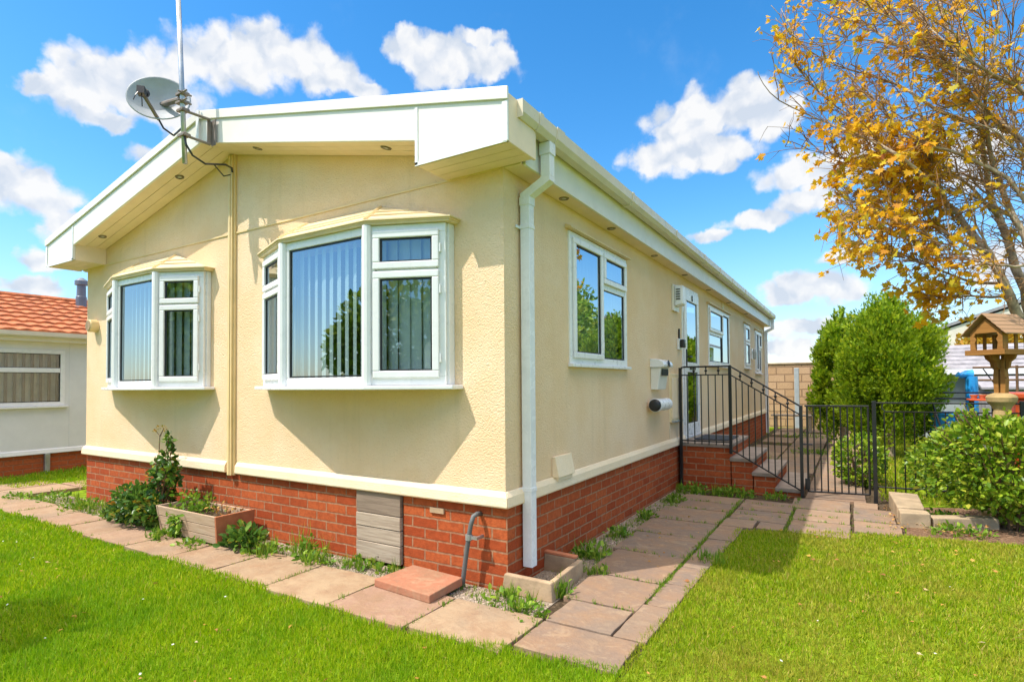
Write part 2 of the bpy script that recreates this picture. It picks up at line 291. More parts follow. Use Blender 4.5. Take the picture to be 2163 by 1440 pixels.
make_leaf('rose_leaf', [(0.0, (0.035, 0.10, 0.016)), (0.5, (0.08, 0.18, 0.022)), (0.85, (0.16, 0.28, 0.03)), (0.95, (0.34, 0.32, 0.03)), (1.0, (0.42, 0.16, 0.02))], 0.28, 0.32)
make_leaf('weed_leaf', [(0.0, (0.08, 0.20, 0.015)), (0.5, (0.18, 0.33, 0.02)), (0.9, (0.32, 0.45, 0.04)), (1.0, (0.48, 0.44, 0.08))], 0.35, 0.45)
make_leaf('maple_leaf', [(0.0, (0.50, 0.19, 0.012)), (0.25, (0.76, 0.36, 0.008)), (0.58, (0.86, 0.49, 0.010)), (0.80, (0.84, 0.61, 0.02)), (0.92, (0.50, 0.46, 0.04)), (1.0, (0.40, 0.11, 0.015))], 0.5, 0.55, ((0.84, 0.58, 0.02), 0.5), 1.6)
make_leaf('orange_leaf', [(0.0, (0.40, 0.20, 0.015)), (0.5, (0.52, 0.31, 0.02)), (1.0, (0.42, 0.36, 0.04))], 0.4, 0.5)
make_leaf('dead_leaf', [(0.0, (0.30, 0.12, 0.04)), (0.5, (0.48, 0.24, 0.06)), (0.8, (0.56, 0.33, 0.06)), (1.0, (0.50, 0.40, 0.24))], 0.2, 0.6)
make_leaf('petal_white', [(0.0, (0.8, 0.8, 0.78)), (1.0, (0.85, 0.84, 0.8))], 0.3, 0.6)

# ------------------------------------------------------------------ mesh builder
def link(o, parent=None):
    COL.objects.link(o)
    if parent is not None:
        o.parent = parent; o.matrix_parent_inverse = world_of(parent).inverted()
    return o
def world_of(o):
    m = o.matrix_basis.copy()
    return (world_of(o.parent) @ o.matrix_parent_inverse @ m) if o.parent else m
def tag(o, label=None, cat=None, group=None, kind=None):
    if label: o['label'] = label
    if cat: o['category'] = cat
    if group: o['group'] = group
    if kind: o['kind'] = kind
    return o
def thing(name, label, cat, loc=(0, 0, 0), group=None):
    o = bpy.data.objects.new(name, None); o.location = loc; o.empty_display_size = 0.1; COL.objects.link(o)
    return tag(o, label, cat, group)
class MB:
    def __init__(s): s.v = []; s.f = []; s.m = []; s.mi = 0; s.names = []
    def use(s, mat):
        if mat not in s.names: s.names.append(mat)
        s.mi = s.names.index(mat); return s
    def face(s, pts):
        b = len(s.v); s.v += [tuple(p) for p in pts]; s.f.append(tuple(range(b, b+len(pts)))); s.m.append(s.mi); return s
    def solid(s, v, f):
        b = len(s.v); s.v += [tuple(p) for p in v]
        for q in f: s.f.append(tuple(b+i for i in q)); s.m.append(s.mi)
        return s
    def hexa(s, p):   # p: 4 bottom ccw, 4 top ccw
        return s.solid(p, [(3, 2, 1, 0), (4, 5, 6, 7), (0, 1, 5, 4), (1, 2, 6, 5), (2, 3, 7, 6), (3, 0, 4, 7)])
    def box(s, x0, x1, y0, y1, z0, z1):
        return s.hexa([(x0, y0, z0), (x1, y0, z0), (x1, y1, z0), (x0, y1, z0), (x0, y0, z1), (x1, y0, z1), (x1, y1, z1), (x0, y1, z1)])
    def fbox(s, fr, u0, u1, d0, d1, z0, z1):   # box in a frame (origin, along, outward); d outward
        o, u, n = fr
        P = lambda a, d, z: (o[0]+u[0]*a+n[0]*d, o[1]+u[1]*a+n[1]*d, z)
        return s.hexa([P(u0, d1, z0), P(u1, d1, z0), P(u1, d0, z0), P(u0, d0, z0), P(u0, d1, z1), P(u1, d1, z1), P(u1, d0, z1), P(u0, d0, z1)])
    def prism(s, poly, axis, a, b):   # poly: 2-D points; axis 0/1/2 = extrusion direction
        def P(p, t):
            return (t, p[0], p[1]) if axis == 0 else (p[0], t, p[1]) if axis == 1 else (p[0], p[1], t)
        n = len(poly); v = [P(p, a) for p in poly]+[P(p, b) for p in poly]
        f = [tuple(range(n)), tuple(reversed(range(n, 2*n)))]+[(i, i+n, (i+1) % n+n, (i+1) % n) for i in range(n)]
        return s.solid(v, f)
    def tube(s, path, r, n=8, r1=None, caps=True):
        path = [Vector(p) for p in path]; b = len(s.v); k = len(path); prev = None
        for i, p in enumerate(path):
            d = (path[min(i+1, k-1)]-path[max(i-1, 0)]).normalized()
            if prev is None: a = d.orthogonal().normalized()
            else: a = (prev-d*prev.dot(d)); a = a.normalized() if a.length > 1e-6 else d.orthogonal().normalized()
            prev = a; c = d.cross(a)
            rr = r if r1 is None else r+(r1-r)*i/max(1, k-1)
            if isinstance(r, (list, tuple)): rr = r[i]
            for j in range(n):
                th = 2*math.pi*(j+0.5)/n; q = p+(a*math.cos(th)+c*math.sin(th))*rr; s.v.append(tuple(q))
        for i in range(k-1):
            for j in range(n):
                s.f.append((b+i*n+j, b+i*n+(j+1) % n, b+(i+1)*n+(j+1) % n, b+(i+1)*n+j)); s.m.append(s.mi)
        if caps:
            s.f.append(tuple(b+j for j in reversed(range(n)))); s.m.append(s.mi)
            s.f.append(tuple(b+(k-1)*n+j for j in range(n))); s.m.append(s.mi)
        return s
    def lathe(s, prof, n=20, M=None):   # prof: (r, z)
        b = len(s.v); M = M or Matrix.Identity(4)
        for (r, z) in prof:
            for j in range(n):
                th = 2*math.pi*j/n; s.v.append(tuple(M @ Vector((r*math.cos(th), r*math.sin(th), z))))
        for i in range(len(prof)-1):
            for j in range(n):
                s.f.append((b+i*n+j, b+i*n+(j+1) % n, b+(i+1)*n+(j+1) % n, b+(i+1)*n+j)); s.m.append(s.mi)
        s.f.append(tuple(b+j for j in reversed(range(n)))); s.m.append(s.mi)
        s.f.append(tuple(b+(len(prof)-1)*n+j for j in range(n))); s.m.append(s.mi)
        return s
    def build_each(s, name, mat, parent, **kw):
        """one object per separate piece"""
        par = list(range(len(s.v)))
        def find(a):
            while par[a] != a: par[a] = par[par[a]]; a = par[a]
            return a
        for f in s.f:
            for i in f[1:]: par[find(i)] = find(f[0])
        groups = {}
        for f in s.f: groups.setdefault(find(f[0]), []).append(f)
        for fs in groups.values():
            ids = sorted({i for f in fs for i in f}); mp_ = {a: k for k, a in enumerate(ids)}; m = MB()
            m.solid([s.v[i] for i in ids], [tuple(mp_[i] for i in f) for f in fs]); m.build(name, mat, parent, **kw)
    def build(s, name, mat=None, parent=None, smooth=False, bevel=0.0, seg=2, kind=None):
        me = bpy.data.meshes.new(name); me.from_pydata(s.v, [], s.f); me.update()
        names = s.names or [mat]
        for nm in names: me.materials.append(MATS[nm])
        if len(names) > 1: me.polygons.foreach_set('material_index', s.m)
        uvl = me.uv_layers.new(name='UVMap'); uv = np.zeros(len(me.loops)*2, dtype=np.float32)
        for p in me.polygons:
            n = p.normal; ax = max(range(3), key=lambda i: abs(n[i]))
            for li in p.loop_indices:
                c = me.vertices[me.loops[li].vertex_index].co
                a, b = ((c.y, c.z), (c.x, c.z), (c.x, c.y))[ax]
                uv[2*li] = a; uv[2*li+1] = b
        uvl.data.foreach_set('uv', uv)
        if smooth: me.polygons.foreach_set('use_smooth', [True]*len(me.polygons))
        o = bpy.data.objects.new(name, me); link(o, parent)
        if kind: o['kind'] = kind
        if bevel:
            bm_ = o.modifiers.new('bevel', 'BEVEL'); bm_.width = bevel; bm_.segments = seg; bm_.limit_method = 'ANGLE'; bm_.angle_limit = R(35)
            bm_.harden_normals = False
        return o
def box_part(name, mat, parent, x0, x1, y0, y1, z0, z1, bevel=0.004):
    return MB().box(x0, x1, y0, y1, z0, z1).build(name, mat, parent, bevel=bevel)
def np_mesh(name, V, faces_per, T_faces, mats, parent=None, smooth=False, mat_idx=None):
    """many copies of one small leaf: V is (N,k,3); T_faces the faces of one copy"""
    N, k, _ = V.shape
    me = bpy.data.meshes.new(name); me.vertices.add(N*k); me.vertices.foreach_set('co', V.reshape(-1).astype(np.float32))
    sizes = [len(f) for f in T_faces]; L = sum(sizes)
    tl = np.concatenate([np.array(f) for f in T_faces]); loops = (np.arange(N)[:, None]*k+tl[None, :]).reshape(-1)
    me.loops.add(N*L); me.loops.foreach_set('vertex_index', loops.astype(np.int32))
    st = np.concatenate([[0], np.cumsum(sizes)[:-1]]); starts = (np.arange(N)[:, None]*L+st[None, :]).reshape(-1)
    me.polygons.add(N*len(sizes)); me.polygons.foreach_set('loop_start', starts.astype(np.int32))
    try: me.polygons.foreach_set('loop_total', np.tile(np.array(sizes), N).astype(np.int32))
    except Exception: pass
    for m in mats: me.materials.append(MATS[m])
    if mat_idx is not None: me.polygons.foreach_set('material_index', np.repeat(mat_idx, len(sizes)).astype(np.int32))
    me.update(calc_edges=True); me.validate()
    if smooth: me.polygons.foreach_set('use_smooth', np.ones(len(me.polygons), dtype=bool))
    o = bpy.data.objects.new(name, me); link(o, parent); return o
def place(T, pos, ydir, nrm, scale):
    """T (k,3) template: y along the leaf, z its normal; returns (N,k,3)"""
    y = ydir/np.maximum(1e-9, np.linalg.norm(ydir, axis=1, keepdims=True))
    x = np.cross(y, nrm); x /= np.maximum(1e-9, np.linalg.norm(x, axis=1, keepdims=True)); z = np.cross(x, y)
    sc = scale if scale.ndim == 2 else scale[:, None]*np.ones((1, 3))
    return pos[:, None, :] + (T[None, :, 0:1]*sc[:, None, 0:1])*x[:, None, :] + (T[None, :, 1:2]*sc[:, None, 1:2])*y[:, None, :] + (T[None, :, 2:3]*sc[:, None, 2:3])*z[:, None, :]
LEAF_T = np.array([(0, 0, 0), (-.28, .35, .06), (-.22, .72, .04), (0, 1, -.05), (.22, .72, .04), (.28, .35, .06), (0, .4, 0)], float)
LEAF_F = [(0, 6, 1), (1, 6, 3, 2), (6, 5, 4, 3), (0, 5, 6)]
_mp = [(0, 0), (.12, .12), (.45, .02), (.36, .22), (.62, .42), (.34, .42), (.36, .62), (.16, .56), (0, 1.0), (-.16, .56), (-.36, .62), (-.34, .42), (-.62, .42), (-.36, .22), (-.45, .02), (-.12, .12)]
MAPLE_T = np.array([(x, y, 0.10*abs(x)-0.12*y*y) for x, y in _mp]+[(0, .3, -.02)], float)
MAPLE_F = [(i, (i+1) % 16, 16) for i in range(16)]
FROND_T = np.array([(0, 0, 0), (-.30, .30, .03), (-.10, .34, 0), (-.26, .66, .03), (-.06, .64, 0), (0, 1, .05), (.06, .64, 0), (.26, .66, .03), (.10, .34, 0), (.30, .30, .03)], float)
FROND_F = [(0, 8, 2), (0, 2, 1), (0, 9, 8), (2, 8, 6, 4), (2, 4, 3), (8, 7, 6), (4, 6, 5)]
BLADE_T = np.array([(-.5, 0, 0), (.5, 0, 0), (.36, .55, .10), (-.36, .55, .10), (0, 1, .34)], float)
BLADE_F = [(0, 1, 2, 3), (3, 2, 4)]

# ================================================================== THE PARK HOME
W, L, HC = 5.84, 12.5, -2.92          # width, length, centre line
EAVE, APEX = 2.69, 3.44
def gz(x, top=APEX, k=0.225): return top-k*abs(x-HC)
home = thing('park_home', 'single storey cream rendered park home with white gable fascia and red brick base', 'bungalow', (HC, L/2, 0))
BAYS = [([(-2.35, -.09), (-1.80, -.30), (-.91, -.30), (-.40, -.09)], 1.30, 2.385), ([(-5.15, -.07), (-4.50, -.27), (-3.72, -.27), (-3.28, -.07)], 1.30, 2.385)]
SIDE = [(.95, 2.25, 1.46, 2.51), (4.36, 5.24, .57, 2.58), (5.92, 7.66, 1.57, 2.51), (9.30, 9.97, 1.60, 2.51), (10.80, 11.78, 1.51, 2.49)]
def grid_wall(mb, P, us, zs, holes):
    """wall sheet with openings: P(u,z) gives a point"""
    us = sorted(set(us)); zs = sorted(set(zs))
    for i in range(len(us)-1):
        for j in range(len(zs)-1):
            cu, cz = (us[i]+us[i+1])/2, (zs[j]+zs[j+1])/2
            if any(a < cu < b and c < cz < d for a, b, c, d in holes): continue
            mb.face([P(us[i], zs[j]), P(us[i+1], zs[j]), P(us[i+1], zs[j+1]), P(us[i], zs[j+1])])
wl = MB()
fh = [(b[0][0][0]+.04, b[0][3][0]-.04, b[1]+.03, b[2]-.03) for b in BAYS]
grid_wall(wl, lambda u, z: (u, 0, z), [-W, 0]+[h[0] for h in fh]+[h[1] for h in fh], [.52, EAVE, 1.33, 2.355], fh)
wl.face([(-W, 0, EAVE), (0, 0, EAVE), (0, 0, gz(0)), (HC, 0, APEX), (-W, 0, gz(-W))])
sh = [(a+.03, b-.03, c+.03, d-.03) for a, b, c, d in SIDE]
zz = [.52, EAVE+.1]+[h[2] for h in sh]+[h[3] for h in sh]
zz = [z for z in zz if z >= .52]
grid_wall(wl, lambda u, z: (0, u, z), [0, L]+[h[0] for h in sh]+[h[1] for h in sh], zz, sh)
wl.face([(-W, L, .52), (-W, 0, .52), (-W, 0, EAVE+.1), (-W, L, EAVE+.1)])
wl.face([(0, L, .52), (-W, L, .52), (-W, L, gz(-W)), (HC, L, APEX), (0, L, gz(0))])
wl.build('wall', 'stucco', home)
MB().face([(-W+.01, .01, .60), (-.01, .01, .60), (-.01, L-.01, .60), (-W+.01, L-.01, .60)]).build('floor', 'brown_curtain', home)
# brick base: two front runs either side of the plank panel, the long side and the left side
br = MB()
br.box(-W-.004, -1.335, .012, .11, -.05, .53); br.box(-.875, .004, .012, .11, -.05, .53)
br.box(-.106, .004, .111, L, -.05, .53); br.box(-W-.004, -W+.106, .111, L, -.05, .53); br.box(-1.335, -.875, .08, .11, -.05, .53)
br.build('brick_base', 'red_brick', home)
# skirt trim: flared profile run round front and right side, gap at the centre strip
prof = [(0.0, .62), (-.012, .612), (-.030, .585), (-.034, .525), (-.026, .515), (0.0, .515)]
tr = MB()
def ring(x0, x1, miter0, miter1):
    v = []
    for xx, mi in ((x0, miter0), (x1, miter1)):
        for (d, z) in prof: v.append((xx+(mi*-d), d-.002, z))
    n = len(prof)
    f = [(i, (i+1) % n, (i+1) % n+n, i+n) for i in range(n)]+[tuple(range(n-1, -1, -1)), tuple(range(n, 2*n))]
    tr.solid(v, f)
ring(-W, HC-.075, -1, 0); ring(HC+.075, 0, 0, 1)
v = []
for yy, mi in ((0, 1), (L, 0)):
    for (d, z) in prof: v.append((-d+.002, yy+mi*d, z))
n = len(prof); tr.solid(v, [(i, i+n, (i+1) % n+n, (i+1) % n) for i in range(n)]+[tuple(range(n)), tuple(range(2*n-1, n-1, -1))])
tr.build('skirt_trim', 'stucco_trim', home, bevel=.004)
# centre cover strip and the thin joint strip across the gable
cs = MB(); cs.box(HC-.045, HC+.045, -.022, -.001, .50, 3.42); cs.box(HC-.030, HC+.030, -.040, -.023, .50, 3.41); cs.box(HC-.010, HC+.010, -.047, -.041, .50, 3.41)
cs.build('cover_strip', 'cream_trim', home, bevel=.003)
js = MB(); js.box(HC+.046, -.02, -.009, -.001, 2.690, 2.704); js.box(-W+.02, HC-.046, -.009, -.001, 2.690, 2.704)
js.build_each('joint_strip', 'cream_trim', home)
# boarded access panel in the brick base
for i, (a, b) in enumerate([(.355, .512), (.255, .350), (.145, .250), (.012, .140)]):
    MB().box(-1.325+random.uniform(-.003, .003), -.885, -.012-.004*(i % 2), .020, a, b).build('plank', 'dark_grey_wood' if i == 0 else 'grey_wood', None, bevel=.004)
planks = [o for o in COL.objects if o.name.startswith('plank')]
panel = MB().box(-1.32, -.89, .022, .04, .01, .51).build('access_panel', 'gasket', home)
for o in planks: o.parent = panel; o.matrix_parent_inverse = world_of(panel).inverted()
# roof
FO = .32                                  # gable overhang
def rz(x): return 3.67-.219*abs(x-HC)
rf = MB()
for sgn in (1, -1):
    e = HC+sgn*3.10
    a = [(HC, -FO+.03, rz(HC)), (e, -FO+.03, rz(e)), (e, L+.25, rz(e)), (HC, L+.25, rz(HC))]
    bt = [(p[0], p[1], p[2]-.07) for p in a]
    if sgn > 0: rf.hexa(bt+a)
    else: rf.hexa([bt[3], bt[2], bt[1], bt[0], a[3], a[2], a[1], a[0]])
rf.build('roof', 'roof_felt', home)
def eave_z(x): return 3.68-.219*abs(x-HC)
# gable fascia: sloped board with a deep boxed foot at each end
fa = MB()
NX, EX = 2.46, 3.15                       # notch and end, measured from the centre line
for sgn in (1, -1):
    pts = [(HC, 3.68), (HC, 3.42), (HC+sgn*NX, 2.862), (HC+sgn*NX, 2.705), (HC+sgn*EX, 2.705), (HC+sgn*EX, 2.988)]
    if sgn < 0: pts = [(2*HC-(HC-(p[0]-HC)) if False else p[0], p[1]) for p in pts][::-1]
    fa.prism(pts, 1, -FO, -FO+.022)
fa.build('gable_fascia', 'fascia_white', home, bevel=.003)
tr2 = MB()                                # drip trim along the top of the fascia, and corner trims
for sgn in (1, -1):
    pts = [(HC, 3.700), (HC, 3.625), (HC+sgn*(EX+.012), 2.935), (HC+sgn*(EX+.012), 3.010)]
    tr2.prism(pts if sgn > 0 else pts[::-1], 1, -FO-.016, -FO-.001)
tr2.build('fascia_capping', 'fascia_white', home, bevel=.003)
ct = MB()
for sgn in (1, -1):
    x = HC+sgn*EX
    ct.box(min(x-sgn*.03, x+sgn*.006), max(x-sgn*.03, x+sgn*.006), -FO-.008, -FO-.001, 2.700, 2.93)
    x2 = HC+sgn*NX; ct.box(min(x2, x2+sgn*.022), max(x2, x2+sgn*.022), -FO-.006, -FO-.001, 2.700, 3.07)
ct.box(HC-.022, HC+.022, -FO-.022, -FO-.017, 3.42, 3.70)
for sgn in (1, -1):
    a, b = HC+sgn*NX, HC+sgn*EX; ct.box(min(a, b), max(a, b), -FO-.006, -FO-.001, 2.694, 2.716)
ct.build_each('corner_trim', 'upvc', home)
# soffits: sloped boards under the gable, flat boxes at the feet, flat soffit along the eaves
sf = MB()
for sgn in (1, -1):
    NB = 3
    for k in range(NB):
        y0, y1 = -FO+.023+k*(FO-.026)/NB, -FO+.023+(k+1)*(FO-.026)/NB-.004
        x0, x1 = HC+sgn*.0, HC+sgn*(NX-.001)
        a = [(x0, y0, 3.425), (x1, y0, 2.872), (x1, y1, 2.872), (x0, y1, 3.425)]
        t_ = [(p[0], p[1], p[2]+.012) for p in a]
        if sgn > 0: sf.hexa(a+t_)
        else: sf.hexa([a[1], a[0], a[3], a[2], t_[1], t_[0], t_[3], t_[2]])
        xa, xb = HC+sgn*(NX+.002), HC+sgn*(EX-.003)
        sf.box(min(xa, xb), max(xa, xb), y0, y1, 2.700, 2.712)
    xs = HC+sgn*NX; sf.box(min(xs, xs+sgn*.014), max(xs, xs+sgn*.014), -FO+.023, -.002, 2.702, 2.90)
    xo = HC+sgn*EX; sf.box(min(xo-sgn*.02, xo), max(xo-sgn*.02, xo), -FO+.023, 0.02, 2.703, 2.985)
    ya = 0.0
    while ya < L:
        yb = min(ya+1.20, L); xa, xb = HC+sgn*2.923, HC+sgn*3.052
        sf.box(min(xa, xb), max(xa, xb), ya+.0015, yb-.0015, 2.695, 2.707); ya = yb
sf.build('soffit', 'soffit_white', home)
# long eaves fascia
ef = MB()
for sgn in (1, -1):
    xa, xb = HC+sgn*3.054, HC+sgn*3.074
    ya = 0.022
    while ya < L+.02:
        yb = min(ya+2.4, L+.02); ef.box(min(xa, xb), max(xa, xb), ya+.001, yb-.001, 2.690, 2.93); ya = yb
ef.build_each('eaves_fascia', 'fascia_white', home, bevel=.003)
# gutter: square-line channel, unions and brackets
def gutter(sgn):
    g = MB(); x = HC+sgn*3.076
    pr = [(0, 2.985), (0, 2.905), (.025, 2.882), (.085, 2.882), (.108, 2.915), (.112, 2.985), (.104, 2.985), (.100, 2.918), (.082, 2.890), (.027, 2.890), (.008, 2.910), (.008, 2.985)]
    pts = [(x+sgn*d, z) for d, z in pr]
    g.prism(pts if sgn < 0 else pts[::-1], 1, -.20, L+.10)
    o = g.build('gutter', 'gutter_white', home)
    u = MB()
    def union(y, w=.07):
        q = [(-.001, 2.99), (-.001, 2.90), (.023, 2.876), (.088, 2.876), (.114, 2.912), (.118, 2.99), (.1125, 2.99), (.1085, 2.916), (.0855, 2.8815), (.0245, 2.8815), (.004, 2.904), (.004, 2.99)]
        pp = [(x+sgn*d, z) for d, z in q]; u.prism(pp if sgn < 0 else pp[::-1], 1, y-w/2, y+w/2)
    for y in [.03, .30, 1.75, 3.2, 4.6, 5.6, 6.6, 7.9, 9.3, 10.4, 11.5, 12.3]: union(y, .11 if y == .30 else .05)
    u.box(min(x, x+sgn*.113), max(x, x+sgn*.113), -.206, -.2005, 2.88, 2.987)
    u.build_each('gutter_bracket', 'gutter_white', o)
    return o
gutter(1); gutter(-1)
def downpipe(y, zb, sgn=1):
    hw = .034; xg, xw = HC+sgn*3.130, HC+sgn*2.972
    p = MB()
    p.box(xg-hw-.006, xg+hw+.006, y-hw-.006, y+hw+.006, 2.80, 2.879)            # outlet collar
    p.box(xg-hw, xg+hw, y-hw, y+hw, 2.66, 2.7995)
    def seg(a, b, hw=hw):
        (xa, za), (xb, zb_) = a, b; d = Vector((xb-xa, zb_-za)).normalized(); nn = Vector((-d.y, d.x))*hw
        q = [(xa+nn.x, za+nn.y), (xa-nn.x, za-nn.y), (xb-nn.x, zb_-nn.y), (xb+nn.x, zb_+nn.y)]
        p.prism(q, 1, y-hw+.0006, y+hw-.0006)
    # swan neck from profile (x,z)
    q = [(xg+hw, 2.6595), (xg+hw, 2.625), (xw+hw, 2.545), (xw+hw, 2.50), (xw-hw, 2.50), (xw-hw, 2.575), (xg-hw, 2.655), (xg-hw, 2.6595)]
    if sgn < 0: q = [(2*HC-0-a if False else a, b) for a, b in q][::-1]
    p.prism(q, 1, y-hw-.002, y+hw+.002)
    p.box(xw-hw, xw+hw, y-hw, y+hw, zb, 2.4995)
    o = p.build('downpipe', 'downpipe_white', home, bevel=.005)
    b = MB()
    for z in (2.35, .605):
        b.box(xw-hw-.004, xw+hw+.004, y-hw-.004, y+hw+.004, z-.014, z+.014); b.box(.002, xw-hw-.004, y-.075, y-.012, z-.010, z+.010)
    for z in (2.50,): b.box(xw-hw-.005, xw+hw+.005, y-hw-.005, y+hw+.005, z-.006, z+.05)
    b.build_each('pipe_clip', 'downpipe_white', o, bevel=.003)
downpipe(.215, .10); downpipe(12.36, .02)
# spotlights let into the soffits
def spotlight(x, y, z, tilt=0.0, flat=False):
    M = Matrix.Translation((x, y, z)) @ Matrix.Rotation(tilt, 4, 'Y')
    m = MB(); m.lathe([(.001, -.003), (.020, -.003), (.024, -.007), (.036, -.007), (.040, .001)], 20, M)
    o = m.build('spotlight', 'downlight_chrome', home, smooth=False)
    MB().lathe([(.001, -.006), (.018, -.0045), (.019, -.002)], 14, M).build('bulb', 'lamp_glass', o)
for x in (-.86, -2.32, -3.52, -5.06):
    s_ = math.copysign(1, x-HC); z = 3.425-(3.425-2.872)/NX*abs(x-HC); spotlight(x, -.17, z, s_*math.atan((3.425-2.872)/NX))
for y in (.75, 1.72, 3.0, 4.3, 5.7, 7.3, 9.2): spotlight(.068, y, 2.695)

# ---------------------------------------------------------------- windows
def sash_set(parent, fr, w, z0, z1, lights, glass, ow=.058, name='window', blind=None, hinge=True, proud=0.0):
    """outer frame with opening sashes and sealed panes. fr = (origin, along, outward)"""
    m = MB(); D = .035
    m.fbox(fr, 0, w, -.04, 0+proud, z1-ow, z1); m.fbox(fr, 0, w, -.04, 0+proud, z0, z0+ow); m.fbox(fr, 0, ow, -.04, 0+proud, z0+ow, z1-ow); m.fbox(fr, w-ow, w, -.04, 0+proud, z0+ow, z1-ow)
    for (u0, u1, a, b, op) in lights:   # bars between lights
        if u1 < w-ow-.02: m.fbox(fr, u1-.004, u1+.040, -.04, -.001, z0+ow, z1-ow)
        if a > z0+ow+.02: m.fbox(fr, u0, u1-.004 if u1 < w-ow-.02 else u1, -.04, -.002, a-.068, a+.002)
    o = m.build(name, 'upvc', parent, bevel=.004)
    for (u0, u1, a, b, op) in lights:
        g0 = .0
        if op:
            s = MB(); q = .048; e0, e1, ea, eb = u0-.018, u1+.018, a-.018, b+.018
            s.fbox(fr, e0, e1, .001, .022, eb-q, eb); s.fbox(fr, e0, e1, .001, .022, ea, ea+q); s.fbox(fr, e0, e0+q, .001, .022, ea+q, eb-q); s.fbox(fr, e1-q, e1, .001, .022, ea+q, eb-q)
            s.build('sash', 'upvc', o, bevel=.007, seg=3)
            i0, i1, ia, ib = e0+q, e1-q, ea+q, eb-q; gd = .006
            if hinge:
                h = MB(); h.fbox(fr, e1+.001, e1+.012, .002, .018, ea+.10, ea+.16); h.fbox(fr, e1+.001, e1+.012, .002, .018, eb-.16, eb-.10) if eb-ea > .5 else None
                h.build_each('hinge', 'upvc', o, bevel=.003)
        else: i0, i1, ia, ib = u0, u1, a, b; gd = -.012
        k = MB(); gw = .013
        k.fbox(fr, i0+.0005, i1-.0005, gd-.012, gd, ib-gw, ib-.0005); k.fbox(fr, i0+.0005, i1-.0005, gd-.012, gd, ia+.0005, ia+gw*.8)
        k.fbox(fr, i0+.0005, i0+gw, gd-.012, gd, ia+gw*.8, ib-gw); k.fbox(fr, i1-gw, i1-.0005, gd-.012, gd, ia+gw*.8, ib-gw)
        k.build('gasket', 'gasket', o)
        p = MB(); oo, u, n = fr; P = lambda t, z: (oo[0]+u[0]*t+n[0]*(gd-.006), oo[1]+u[1]*t+n[1]*(gd-.006), z)
        p.face([P(i0+.002, ia+.002), P(i1-.002, ia+.002), P(i1-.002, ib-.002), P(i0+.002, ib-.002)]); p.build('pane', glass, o)
    return o
def blinds(parent, fr, w, z0, z1, depth=.14, mat='blind', ang=32, pitch=.083, sw=.089, seed=1, name='blind'):
    rr = random.Random(seed); m = MB(); oo, u, n = fr; c = .05
    while c < w-.03:
        th = R(ang+rr.uniform(-7, 7)); hx = math.cos(th)*sw/2; hd = math.sin(th)*sw/2; pts = []
        for k in range(5):
            s = k/4*2-1; bow = (1-s*s)*.010
            pts.append((c+s*hx-bow*math.sin(th), -depth+s*hd+bow*math.cos(th)))
        for k in range(4):
            (a, d), (b, e) = pts[k], pts[k+1]
            P = lambda t, dd, z: (oo[0]+u[0]*t+n[0]*dd, oo[1]+u[1]*t+n[1]*dd, z)
            m.face([P(a, d, z0), P(b, e, z0), P(b, e, z1), P(a, d, z1)])
        c += pitch
    return m.build(name, mat, parent, smooth=False)
def unit(a, b):
    d = Vector((b[0]-a[0], b[1]-a[1])); l = d.length; d /= l; return (d.x, d.y), (d.y, -d.x), l
